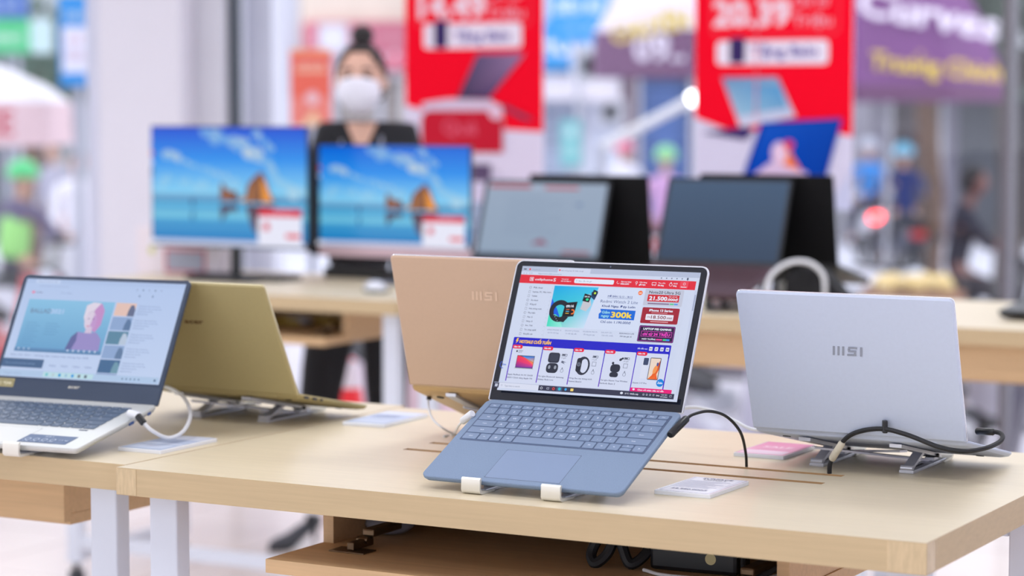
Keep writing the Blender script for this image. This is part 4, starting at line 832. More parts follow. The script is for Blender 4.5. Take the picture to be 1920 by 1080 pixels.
# yellow cable ties and adapters in the open box below the monitors
for u, v, cc, lab, sz in ((545, 598, (196, 164, 50), 'yellow cable tie bundle on the shelf below the left monitor', (.05, .02, .016)), (608, 612, (176, 142, 50), 'yellow wrapped cable on the shelf below the right monitor', (.045, .025, .02)), (562, 618, (170, 168, 176), 'small grey adapter on the shelf between the yellow cables', (.03, .025, .025))):
    p = P(u, v, 6.85); bm = BM(); tube(bm, [(-sz[0], 0, sz[2]*.5), (-sz[0]*.4, sz[1]*.5, sz[2]*.6), (sz[0]*.4, -sz[1]*.4, sz[2]*.55), (sz[0], 0, sz[2]*.5)], sz[2]*.45, 8, 4)
    tag(obj('cable_bundle' if cc[2] < 100 else 'power_adapter', bm, mat('tie_%d' % u, cc, rough=.6), None, (p.x, 6.85, TH-0.115), (0, 0, YAW+.5), smooth=True), lab, 'cable bundle' if cc[2] < 100 else 'adapter')

# ------------------------------------------------------------------ posters in the glass front
def poster(u0, u1, label, art, zb=1.05, ht=1.6, wcm=60):
    a, b = wx(u0), wx(u1); c0 = W0+EX*((a+b)/2)-EY*0.03
    e = empty('poster', (c0.x, c0.y, zb), YAW, label, 'poster'); wd = b-a
    obj('board', bx(-wd/2, wd/2, -0.002, 0.004, 0, ht), mat('white_foam_board', (228, 224, 234), rough=.7), e)
    bm = BM(); [cyl(bm, (sx*wd*0.35, 0.001, ht-0.002), (sx*wd*0.35, 0.001, 3.2-zb), 0.0015, 6) for sx in (-1, 1)]; obj('hanging_string', bm, white_pl, e)
    c = Canvas(wcm, ht*100, wd, ht, 0.0002); art(c); c.build('print', sign_mat, e, Matrix.Translation((0, -0.0022, 0)) @ X90); return e
RED = (246, 2, 38)
def price_head(c, price, px, y0, pill, phone, tx):
    white = (244, 214, 226)
    c.rrect(px[0]-1.5, y0-4, px[3], y0+26, 3, (240, 70, 88)); c.rrect(px[0]-0.9, y0-3.4, px[3]-.6, y0+25.4, 2.6, RED)
    c.text(price, px[0], y0, 9.0, white, px[1]-px[0], bold=.06); c.text('Triệu', px[2], y0-.5, 4.2, (245, 170, 186), px[3]-px[2]-3, bold=.02); c.text('Chỉ từ', px[2], y0+6.5, 3.4, (245, 160, 178), px[3]-px[2]-4, bold=.03)
    c.rrect(*pill, 1.6, (236, 226, 240)); c.rrect(*phone, 1, (58, 44, 96)); [c.text('Tặng Balo', tx[0]+k, tx[1]+j, 3.8, (112, 104, 170), tx[2], bold=.0) for k in (-.18, .18) for j in (-.15, .15)]
def art1(c):
    c.rect(0, 0, 60, 160, RED); c.poly([(0, 0), (60, 0), (60, 27), (38, 28), (0, 37)], (222, 214, 234))
    price_head(c, '14.49', (6.5, 35, 36, 55), 70.5, (8.5, 58.8, 51, 68.3), (13, 59, 19, 69.5), (22, 61.6, 24))
    c.poly([(29, 39), (37, 40.5), (53, 56.5), (32, 56.5), (23, 41)][0:0] or [(23, 39.5), (37, 39.5), (52.5, 56.5), (32, 56.5)], [(60, 50, 80), (80, 60, 100), (150, 120, 160), (96, 84, 120)])
    c.poly([(16, 37), (40, 37.5), (55, 31), (52, 32.5), (38, 39), (18, 39.4)], (120, 90, 122)); c.poly([(40, 37.5), (44, 37), (57, 31.4), (52, 31.6)], (96, 70, 104))
    c.poly([(6, 20), (8, 38), (20, 39.5), (38, 39), (43, 34), (44, 20)], (214, 196, 218)); c.rrect(7.4, 20, 43, 35, 4, (196, 30, 52)); c.rect(7.4, 19, 43, 27, (196, 30, 52)); c.ell(40, 34.6, 3, 3, (230, 196, 216)); c.text('Quà', 17, 26, 5.5, (226, 96, 120), 15, bold=.02)
    c.poly([(30, 0), (60, 0), (60, 3), (36, 12), (30, 12)], (214, 206, 230))
    c.rect(28, 8, 38, 14.5, (96, 80, 110))
def art2(c):
    c.rect(0, 0, 60, 160, RED); c.poly([(0, 0), (60, 0), (60, 26), (40, 30), (16, 27), (0, 32.5)], (214, 210, 232))
    price_head(c, '20.39', (7.5, 36, 37.5, 55), 65.5, (8.5, 51.5, 51, 60), (13.5, 52, 19.5, 61.2), (22, 54.4, 25))
    c.poly([(18, 29), (39, 33), (32, 47), (10.5, 47)], [(214, 214, 234), (200, 205, 228), (120, 160, 196), (104, 140, 180)]); c.poly([(17, 33), (36, 36), (33, 44), (13, 45)], [(150, 190, 214), (110, 160, 200), (80, 150, 200), (120, 160, 196)])
    c.poly([(3, 27), (20, 24.5), (23, 28), (20, 29.5)], (70, 54, 110)); c.poly([(19, 12), (26, 31), (56.5, 32.5), (50, 9), (26, 9)], (20, 60, 160)); c.poly([(21, 13), (27.5, 30), (55, 31.3), (49, 10.5)], [(0, 70, 180), (20, 84, 190), (10, 70, 170), (0, 60, 160)])
    c.poly([(28, 14), (36, 24), (38, 19), (42, 13)], (240, 120, 60)); c.ell(33, 20, 3, 4, (230, 200, 224)); c.poly([(23, 12), (30, 17), (44, 13), (40, 9)], (214, 190, 220)); c.ell(36.5, 23, 2, 1.6, (230, 60, 80))
    c.poly([(40, 0), (60, 0), (60, 14), (52, 2)], (200, 204, 232)); c.line(24, 32, 24, 75, .5, (240, 120, 140))
poster(769, 1026, 'red and white sale poster reading 14.49, behind the masked woman\'s shoulder', art1)
poster(1309, 1603, 'red and white sale poster reading 20.39, between two purple parasols', art2)
def art3(c):
    c.rect(0, 0, 60, 160, (240, 96, 70)); c.rect(0, 0, 60, 60, (244, 128, 110)); c.rect(8, 112, 52, 120, (250, 186, 150)); c.text('SALE', 30, 124, 9, (250, 190, 170), 40, align='c', bold=.04)
    c.ell(32, 58, 10, 14, (246, 196, 196)); c.poly([(14, 0), (34, 34), (48, 0)], (250, 196, 150)); c.rect(0, 152, 60, 160, (250, 170, 120))
def outside_poster(u0, u1, v0, v1, Y, label, art):
    a = P(u0, v1, Y); b = P(u1, v0, Y); wd = b.x-a.x; ht = b.z-a.z
    e = empty('poster', ((a.x+b.x)/2, Y, a.z), 0, label, 'poster'); obj('board', bx(-wd/2, wd/2, 0, 0.012, 0, ht), mat('white_foam_board', (228, 224, 234), rough=.7), e)
    bm = BM(); box(bm, -0.02, 0.02, 0.012, 0.05, -(a.z+0.65), ht); obj('post', bm, grey_alu, e)
    c = Canvas(60, 160, wd, ht, 0.0003); art(c); c.build('print', sign_mat, e, Matrix.Translation((0, -0.0004, 0)) @ X90); return e

# ------------------------------------------------------------------ people
def skin(nodes, edges, levels=1, root=0):
    """one continuous surface grown round a skeleton of points with a radius each"""
    me = bpy.data.meshes.new('s'); me.from_pydata([n[0] for n in nodes], edges, []); o = bpy.data.objects.new('s', me); COL.objects.link(o)
    md = o.modifiers.new('k', 'SKIN'); md.use_smooth_shade = True
    for i, n in enumerate(nodes):
        r = n[1] if isinstance(n[1], tuple) else (n[1], n[1]); me.skin_vertices[0].data[i].radius = r
        me.skin_vertices[0].data[i].use_root = (i == root)
    s = o.modifiers.new('d', 'SUBSURF'); s.levels = levels; s.render_levels = levels
    bpy.context.view_layer.update(); dg = bpy.context.evaluated_depsgraph_get()
    out = bpy.data.meshes.new_from_object(o.evaluated_get(dg)); bpy.data.objects.remove(o); bpy.data.meshes.remove(me)
    return out
def head_bm(bm, c, s=1.0, turn=0.0, tilt=0.0):
    """head with brow, eye sockets, nose, lips, jaw and ears; faces -Y before turning"""
    r = bmesh.ops.create_uvsphere(bm, u_segments=40, v_segments=28, radius=1)
    M = Matrix.Translation(c) @ Matrix.Rotation(turn, 4, 'Z') @ Matrix.Rotation(tilt, 4, 'X')
    for v in r['verts']:
        x, y, z = v.co
        jaw = max(0, -z); w_ = 0.074*(1-0.30*jaw**1.4); dpt = 0.093*(1-0.10*jaw)
        X, Y, Z = x*w_, y*dpt, z*0.112
        if y < 0:
            f = -y
            nose = math.exp(-(x/0.16)**2)*math.exp(-((z+0.16)/0.17)**2)*0.020+math.exp(-(x/0.12)**2)*math.exp(-((z-0.02)/0.2)**2)*0.007
            eye = (math.exp(-((abs(x)-0.42)/0.2)**2)*math.exp(-((z-0.06)/0.13)**2))*0.010
            lip = math.exp(-(x/0.3)**2)*math.exp(-((z+0.50)/0.08)**2)*0.006
            chin = math.exp(-(x/0.3)**2)*math.exp(-((z+0.80)/0.16)**2)*0.010
            Y -= (nose+lip+chin)*f-eye*f
        v.co = M @ (Vector((X, Y, Z))*s)
    for sx in (-1, 1):
        r = bmesh.ops.create_uvsphere(bm, u_segments=12, v_segments=8, radius=1)
        for v in r['verts']: v.co = M @ (Vector((sx*0.076+v.co.x*0.010, 0.006+v.co.y*0.017, -0.004+v.co.z*0.030))*s)
    return M
def hand_nodes(wrist, d, up, sx, nodes, edges, base, s=1.0, curl=0.25):
    """palm, four fingers of different lengths and a thumb from the side of the palm"""
    d = Vector(d).normalized(); up = Vector(up).normalized(); side = d.cross(up).normalized()*sx
    w_ = Vector(wrist); n0 = len(nodes); palm = w_+d*0.045*s
    nodes.append((palm, (0.034*s, 0.014*s))); edges.append((base, n0)); kn = w_+d*0.082*s
    for k, (off, ln) in enumerate(((0.030, .068), (0.010, .076), (-0.010, .070), (-0.029, .054))):
        a = kn+side*off*s; b = a+(d*0.5+side*off*1.2-up*curl*0.5).normalized()*ln*.5*s; c = b+(d*.5-up*curl*1.4).normalized()*ln*.5*s
        i = len(nodes); nodes += [(a, 0.0095*s), (b, 0.0082*s), (c, 0.0068*s)]; edges += [(n0, i), (i, i+1), (i+1, i+2)]
    a = w_+d*0.03*s+side*0.032*s; b = a+(d*.5+side*.8).normalized()*.03*s; c = b+(d*.8+side*.25-up*.2).normalized()*.028*s
    i = len(nodes); nodes += [(a, .012*s), (b, .0105*s), (c, .0085*s)]; edges += [(n0, i), (i, i+1), (i+1, i+2)]
def person(label, J, loc, rz, top, bottom, skin_c=(214, 170, 146), shoe='flat', hair=None, helmet=None, mask=False, fine=True, vest=None, group=None, sleeve=True, bun=False, s=1.0, topm=None, cat='person'):
    e = empty('person', loc, rz, label, cat, group); V_ = lambda k: Vector(J[k])
    sm = mat('skin_%d_%d' % (skin_c[0], skin_c[1]), skin_c, rough=.5, noise=.03, nscale=30)
    N = [(V_('pelvis'), (.095, .068)), (V_('waist'), (.080, .058)), (V_('chest')+Vector((0, .012, 0)), (.092, .060)), (V_('neck'), (.048, .048)), (V_('head')+Vector((0, .01, -.07)), (.048, .05))]
    E_ = [(0, 1), (1, 2), (2, 3), (3, 4)]
    for q in 'rl':
        i = len(N); N += [(V_('shoulder_'+q), .045), (V_('elbow_'+q), .034), (V_('wrist_'+q), (.026, .021))]; E_ += [(2, i), (i, i+1), (i+1, i+2)]
        wv = V_('wrist_'+q); d = J.get('hand_'+q) or (wv-V_('elbow_'+q)); hand_nodes(wv, d, J.get('palm_up', (0, 0, 1)), 1 if q == 'r' else -1, N, E_, i+2)
    for q in 'rl':
        i = len(N); N += [(V_('hip_'+q), .072), (V_('knee_'+q), .052), (V_('ankle_'+q), .036), (V_('toe_'+q), (.034, .022))]; E_ += [(0, i), (i, i+1), (i+1, i+2), (i+2, i+3)]
    me = skin(N, E_, 1); bm = BM(); bm.from_mesh(me); bpy.data.meshes.remove(me)
    M = head_bm(bm, V_('head'), s, J.get('turn', 0), J.get('tilt', 0))
    b = obj('body', bm, sm, e, smooth=True)
    r = b.modifiers.new('merge', 'REMESH'); r.mode = 'VOXEL'; r.voxel_size = 0.0055 if fine else 0.011; r.use_smooth_shade = True
    bpy.context.view_layer.update(); me = bpy.data.meshes.new_from_object(b.evaluated_get(bpy.context.evaluated_depsgraph_get())); b.modifiers.clear(); bm = BM(); bm.from_mesh(me); seen = set(); best = []
    for v0 in bm.verts:                                    # keep the one connected figure
        if v0 in seen: continue
        st, isl = [v0], []; seen.add(v0)
        while st:
            v = st.pop(); isl.append(v)
            for ed in v.link_edges:
                o2 = ed.other_vert(v)
                if o2 not in seen: seen.add(o2); st.append(o2)
        if len(isl) > len(best): best = isl
    kp = set(best); bmesh.ops.delete(bm, geom=[v for v in bm.verts if v not in kp], context='VERTS')
    for f in bm.faces: f.smooth = True
    bm.to_mesh(me); bm.free(); me.materials.clear(); me.materials.append(sm); b.data = me
    # clothes: their own surfaces just outside the body
    C = [(V_('pelvis')+Vector((0, 0, -.04)), (.135, .10)), (V_('waist'), (.118, .094)), (V_('chest')+Vector((0, 0, -.02)), (.148, .104)), (V_('chest')+Vector((0, 0, .11)), (.120, .07)), (V_('neck')+Vector((0, 0.014, .006)), (.062, .052))]
    E2 = [(0, 1), (1, 2), (2, 3), (3, 4)]
    for q in 'rl':
        i = len(C); el, wr = V_('elbow_'+q), V_('wrist_'+q); C += [(V_('shoulder_'+q), .064), (el, .05)]; E2 += [(3, i), (i, i+1)]
        if sleeve: C.append((wr+(el-wr)*.12, .037)); E2.append((i+1, i+2))
    me = skin(C, E2, 1); tm = topm or mat('top_%d_%d_%d' % top, top, rough=.85, noise=.06, nscale=14); me.materials.clear(); me.materials.append(tm); t = link('jacket' if vest is None else 'shirt', me, e, smooth=True)
    C = [(V_('pelvis')+Vector((0, 0, .05)), (.128, .096)), (V_('pelvis'), (.132, .102))]; E2 = [(0, 1)]
    for q in 'rl':
        i = len(C); k, a = V_('knee_'+q), V_('ankle_'+q); C += [(V_('hip_'+q)+Vector((0, 0, -.04)), .10), (k, .074), (a+(k-a)*(.40 if shoe == 'heel' else .08), .062)]; E2 += [(1, i), (i, i+1), (i+1, i+2)]
    me = skin(C, E2, 1, 1); me.materials.clear(); me.materials.append(mat('trousers_%d_%d_%d' % bottom, bottom, rough=.9, noise=.06, nscale=14)); link('trousers', me, e, smooth=True)
    if vest is not None:
        C = [(V_('pelvis'), (.148, .112)), (V_('waist'), (.138, .108)), (V_('chest'), (.163, .118)), (V_('chest')+Vector((0, 0, .12)), (.13, .08))]
        me = skin(C, [(0, 1), (1, 2), (2, 3)], 1); me.materials.clear(); me.materials.append(mat('vest_%d_%d_%d' % vest, vest, rough=.8, noise=.05, nscale=12)); link('vest', me, e, smooth=True)
    for q in 'rl':
        a, tt = V_('ankle_'+q), V_('toe_'+q); d = (tt-a); d.z = 0; d.normalize(); sd = Vector((-d.y, d.x, 0)); bm = BM()
        if shoe == 'heel':
            rings = []; heel = a-d*.045; heel.z = tt.z+.062
            for f_, wd, zt, zb_ in ((0, .024, .072, .052), (.25, .027, .060, .038), (.5, .029, .042, .016), (.72, .036, .034, 0.0), (.88, .032, .026, 0.0), (1.0, .008, .014, .002)):
                c = heel.lerp(tt+d*.06, f_); c.z = 0
                rings.append([c+sd*wd*x_+Vector((0, 0, tt.z-.02+(zt if x3 else zb_))) for x_, x3 in ((-1, 0), (1, 0), (.85, 1), (-.85, 1))])
            loft(bm, rings); h0 = Vector((heel.x, heel.y, tt.z-.02+.055)); cyl(bm, h0, (heel.x-d.x*.0, heel.y-d.y*.0, tt.z-.02), .014, 10, r2=.005)
            loft(bm, [[h0+sd*.026*x_*k_+d*y_+Vector((0, 0, zz)) for x_, y_ in ((-1, -.008), (1, -.008), (1, .02), (-1, .02))] for zz, k_ in ((0, 1), (.035, .7))])
        else:
            c0 = a-d*.04; rings = []
            for f_, wd, hh in ((0, .032, .06), (.3, .036, .085), (.6, .042, .06), (.85, .042, .045), (1, .025, .03)):
                c = c0.lerp(tt+d*.05, f_); rings.append([c+sd*wd*x_+Vector((0, 0, z_-.03+(tt.z-c.z))) for x_, z_ in ((-1, 0), (1, 0), (.8, hh), (-.8, hh))])
            loft(bm, rings)
        obj('shoe', bm, mat('black_shoe_leather', (22, 22, 28), rough=.3), e, smooth=True)
    hm = mat('black_hair', (30, 24, 26), rough=.55, noise=.2, nscale=80)
    if hair:
        bm = BM(); r = bmesh.ops.create_uvsphere(bm, u_segments=36, v_segments=24, radius=1); dead = []
        for v in r['verts']:
            x, y, z = v.co
            if (y < -0.22 and z < 0.62-1.1*max(0, abs(x)-.42)) or z < -0.62 or (y < -0.02 and z < -.06): dead.append(v)
            v.co = M @ (Vector((x*.085, .008+y*.099, .006+z*.119))*s)
        bmesh.ops.delete(bm, geom=dead, context='VERTS')
        if bun:
            r = bmesh.ops.create_uvsphere(bm, u_segments=20, v_segments=14, radius=1)
            for v in r['verts']: v.co = M @ (Vector((v.co.x*.037, .035+v.co.y*.036, .142+v.co.z*.034))*s)
        h_ = obj('hair', bm, hm, e, smooth=True); so = h_.modifiers.new('thick', 'SOLIDIFY'); so.thickness = .006; so.offset = -1
    if fine:
        for sx in (-1, 1):
            bm = BM(); r = bmesh.ops.create_uvsphere(bm, u_segments=14, v_segments=10, radius=1)
            for v in r['verts']: v.co = M @ (Vector((sx*.031+v.co.x*.0145, -.080+v.co.y*.009, .006+v.co.z*.0085))*s)
            obj('eye', bm, mat('dark_eye', (44, 30, 30), rough=.2), e, smooth=True)
        for sx in (-1, 1):
            bm = BM(); tube(bm, [M @ (Vector((sx*.016, -.090, .030))*s), M @ (Vector((sx*.032, -.088, .036))*s), M @ (Vector((sx*.048, -.074, .030))*s)], .0035, 6)
            obj('eyebrow', bm, hm, e, smooth=True)
    if mask:
        bm = BM(); rings = []
        for t_ in range(9):
            z = -.004-.100*t_/8; f_ = math.sin(PI*min(1, max(.0, (t_+1.2)/9.6)))**.6; wd = .070*(.66+.34*f_)*(1 if t_ < 5 else 1-.11*(t_-4)); ring = []
            for k in range(17):
                a = -1+2*k/16; x = a*wd; cb = max(0, math.cos(a*PI/2)); bulge = cb**.55*.064*(.62+.38*f_); ring.append(M @ (Vector((x, -.054-bulge, z+(.012*cb if t_ < 3 else -.004*cb)))*s))
            rings.append([bm.verts.new(p) for p in ring])
        for a_, b_ in zip(rings, rings[1:]):
            for k in range(16): bm.faces.new((a_[k], a_[k+1], b_[k+1], b_[k]))
        mk = obj('face_mask', bm, mat('white_mask_fabric', (232, 230, 242), rough=.8), e, smooth=True); so = mk.modifiers.new('thick', 'SOLIDIFY'); so.thickness = .002
        bm = BM()
        for sx in (-1, 1):
            tube(bm, [M @ (Vector((sx*.058, -.062, -.012))*s), M @ (Vector((sx*.082, .0, .006))*s), M @ (Vector((sx*.086, .016, -.012))*s), M @ (Vector((sx*.080, .0, -.035))*s), M @ (Vector((sx*.052, -.062, -.075))*s)], .0014, 6, 3)
        obj('ear_loop', bm, white_pl, mk)
        mk.modifiers[0].thickness = .002
    if helmet:
        bm = BM(); r = bmesh.ops.create_uvsphere(bm, u_segments=28, v_segments=18, radius=1)
        for v in r['verts']:
            x, y, z = v.co; v.co = M @ (Vector((x*.118, .012+y*.135, .03+max(z, -.25)*.118))*s)
        hl = obj('helmet', bm, mat('helmet_%d_%d_%d' % helmet, helmet, rough=.25, noise=.01, nscale=9), e, smooth=True)
        bm = BM(); tube(bm, [M @ (Vector((-.09, -.06, .02))*s), M @ (Vector((0, -.17, .03))*s), M @ (Vector((.09, -.06, .02))*s)], .012, 8, 4); obj('visor', bm, black_pl, hl, smooth=True)
    return e, M

# shop assistant standing behind the back table, leaning a hand on it
hx = P(677, 155, 7.5)
px0 = hx.x; A = lambda x, y, z: (x-px0, y-7.5, z)
SR, SL = P(617, 268, 7.50), P(758, 268, 7.50)
J = dict(pelvis=A(px0-.01, 7.53, .86), waist=A(px0-.005, 7.52, 1.02), chest=A(px0+.005, 7.51, 1.21), neck=A(px0+.005, 7.505, 1.352), head=(0.0, 0.0, 1.500),
         shoulder_r=A(SR.x, 7.51, 1.318), elbow_r=A(SR.x-.055, 7.46, 1.075), wrist_r=A(P(602, 500, 7.28).x-.01, 7.30, .945), hand_r=(-.20, -.5, -.12),
         shoulder_l=A(SL.x, 7.51, 1.318), elbow_l=A(SL.x+.05, 7.47, 1.07), wrist_l=A(SL.x-.02, 7.31, .945), hand_l=(-.1, -.6, -.12),
         hip_r=A(px0-.09, 7.53, .83), knee_r=A(P(600, 700, 7.5).x, 7.52, .50), ankle_r=A(P(572, 950, 7.5).x, 7.53, .13), toe_r=A(P(528, 1024, 7.42).x, 7.42, .02),
         hip_l=A(px0+.08, 7.53, .83), knee_l=A(P(722, 700, 7.5).x, 7.54, .49), ankle_l=A(P(735, 950, 7.5).x, 7.56, .125), toe_l=A(P(750, 1020, 7.45).x, 7.44, .02), turn=-.08)
ast, MH = person('woman with a top bun, white face mask and black blazer behind the monitors', J, (px0, 7.5, 0), 0, (24, 24, 30), (20, 20, 24), skin_c=(214, 168, 148), shoe='heel', hair=True, bun=True, mask=True)
bm = BM(); cx = J['neck']; tube(bm, [(cx[0]-.055, cx[1]-.02, 1.36), (cx[0]-.062, cx[1]-.10, 1.28), (cx[0]-.03, cx[1]-.125, 1.17), (cx[0], cx[1]-.13, 1.08), (cx[0]+.03, cx[1]-.125, 1.17), (cx[0]+.062, cx[1]-.10, 1.28), (cx[0]+.055, cx[1]-.02, 1.36)], .006, 6, 4)
obj('lanyard', bm, mat('grey_lanyard', (150, 152, 168), rough=.7), ast, smooth=True)
bm = BM()
pts_ = [(-.05, 1.365), (0, 1.25), (.05, 1.365)]
loft(bm, [[(cx[0]+x, cx[1]-.062-(.045 if z < 1.3 else 0)-dd, z) for x, z in pts_] for dd in (0, .006)]); obj('neckline', bm, mat('skin_214_168', (214, 168, 148)), ast)

# ------------------------------------------------------------------ street outside
SZ = -0.65
def outdoor(name, bm, m): o = obj(name, bm, m); o['kind'] = 'structure'; return o
outdoor('pavement', bx(-14, 16, 8.0, 21, SZ-0.2, SZ), mat('pale_pavement_slabs', (206, 200, 208), rough=.8, noise=.08, nscale=3)).location = (0, 1.2, 0)
outdoor('road', bx(-30, 30, 22.2, 60, SZ-0.2, SZ-0.02), mat('light_asphalt', (222, 222, 232), rough=.85, noise=.06, nscale=5))
outdoor('wall_plinth', bx(-7, 6, 0.125, 0.3, SZ-0.1, -0.001), mat('plinth_stone', (150, 146, 150), rough=.8, noise=.08, nscale=6)).rotation_euler = (0, 0, YAW); bpy.data.objects['wall_plinth'].location = W0

def sign_board(name, u0, u1, v0, v1, Y, label, cat, art, W=100, H=100, post=True, th=.06, parent=None, rot=0):
    a = P(u0, v1, Y); b = P(u1, v0, Y); wd = b.x-a.x; ht = b.z-a.z
    e = empty(name, ((a.x+b.x)/2, Y, a.z), rot, label, cat)
    obj('panel', bx(-wd/2, wd/2, 0, th, 0, ht, bev=.004), mat('sign_case_grey', (190, 192, 200), rough=.6), e)
    if post: bm = BM(); cyl(bm, (0, th+.03, SZ-a.z), (0, th+.03, ht*.9), .03, 10); obj('post', bm, grey_alu, e)
    c = Canvas(W, H, wd, ht, 0.0006); art(c); c.build('sign_face', sign_mat, e, Matrix.Translation((0, -0.001, 0)) @ X90); return e
def shop_house(u0, u1, Y, wall, label, door=(60, 56, 66), sign=None, sign_txt='', trim_c=(200, 200, 206), shutter=None, awn=None, txt_c=(236, 236, 240), wind=True):
    a, b = P(u0, 0, Y).x, P(u1, 0, Y).x; wd = b-a; e = empty('shop_house', ((a+b)/2, Y, SZ), 0, label, 'building')
    m = mat('facade_%d_%d_%d' % wall, wall, rough=.85, noise=.10, nscale=1.3)
    bm = BM(); dw = wd*.62
    box(bm, -wd/2, -dw/2, 0, .3, 0, 7); box(bm, dw/2, wd/2, 0, .3, 0, 7); box(bm, -dw/2, dw/2, 0, .3, 2.55, 7); box(bm, -wd/2, wd/2, .3, 4, 0, 7); obj('facade', bm, m, e)
    bm = BM(); box(bm, -dw/2, dw/2, .16, .22, 0, 2.55); d = obj('door', bm, mat('door_%d_%d_%d' % door, door, rough=.6, noise=.25, nscale=2), e)
    bm = BM()
    for k in range(12): box(bm, -dw/2, dw/2, .14, .16, .1+k*.2, .14+k*.2)
    obj('slats', bm, mat('door_slat_%d' % door[0], tuple(min(255, v+25) for v in door), rough=.6), d)
    bm = BM(); [box(bm, x-.03, x+.03, -.02, .02, 0, 2.6) for x in (-dw/2, dw/2)]; box(bm, -dw/2, dw/2, -.02, .02, 2.5, 2.6); obj('door_frame', bm, mat('trim_%d' % trim_c[0], trim_c, rough=.6), e)
    if sign:
        bm = BM(); box(bm, -wd*.46, wd*.46, -.22, 0, 2.62, 3.35, bev=.01); s_ = obj('signboard', bm, mat('sign_%d_%d_%d' % sign, sign, rough=.5), e)
        c = Canvas(100, 20, wd*.9, .66, .001); c.rect(0, 0, 100, 20, sign); c.text(sign_txt, 50, 6, 10, txt_c, 80, align='c', bold=.04); c.build('lettering', sign_mat, s_, Matrix.Translation((0, -.222, 2.65)) @ X90)
    if awn:
        bm = BM(); loft(bm, [[(x, 0, 2.62), (x, -1.1, 2.2), (x, -1.1, 2.16), (x, 0, 2.56)] for x in (-wd*.48, wd*.48)]); obj('awning', bm, mat('awning_%d_%d_%d' % awn, awn, rough=.8, noise=.08, nscale=4), e)
    if wind:
        for sx in (-1, 1):
            bm = BM(); hw_ = min(.5, wd*.19); box(bm, sx*wd*.25-hw_, sx*wd*.25+hw_, -.03, .02, 4.0, 5.4); w_ = obj('window', bm, mat('trim_%d' % trim_c[0], trim_c, rough=.6), e)
            bm = BM(); box(bm, sx*wd*.25-hw_*.86, sx*wd*.25+hw_*.86, -.04, -.03, 4.07, 5.33); obj('pane', bm, mat('dark_pane', (90, 104, 124), rough=.1), w_)
    return e
shop_house(-260, 190, 36, (178, 186, 190), 'grey shop house across the street at left, beyond the green rider', door=(90, 96, 104), sign=(70, 90, 110), sign_txt='CAFE', awn=(196, 70, 84))
shop_house(192, 560, 36, (200, 200, 210), 'pale shop house across the street behind the white pillar', door=(120, 116, 124))
shop_house(562, 800, 36, (222, 206, 190), 'beige shop house with a rose signboard, behind the masked woman', door=(150, 140, 136), sign=(206, 110, 130), sign_txt='SHOP')
shop_house(802, 1165, 36, (214, 218, 232), 'pale blue-grey shop house between the two sale posters', door=(160, 170, 190), sign=(44, 150, 216), sign_txt='ĐIỆN THOẠI', awn=(214, 206, 214))
shop_house(1167, 1330, 36, (120, 96, 110), 'narrow brown shop house left of the 20.39 poster', door=(60, 96, 160), wind=False, sign=(150, 110, 130), sign_txt='ATM')
shop_house(1332, 1640, 36, (150, 146, 156), 'grey shop house hidden behind the 20.39 poster', door=(90, 86, 96))
shop_house(1642, 1800, 36, (132, 128, 140), 'dark grey shop house right of the 20.39 poster', door=(96, 88, 92), sign=(84, 74, 84), sign_txt='QUÁN', awn=(92, 84, 90))
shop_house(1802, 2240, 36, (96, 98, 104), 'dark shop house at the right edge', door=(64, 62, 70), awn=(80, 90, 86), sign=(90, 98, 96), sign_txt='PHỞ')

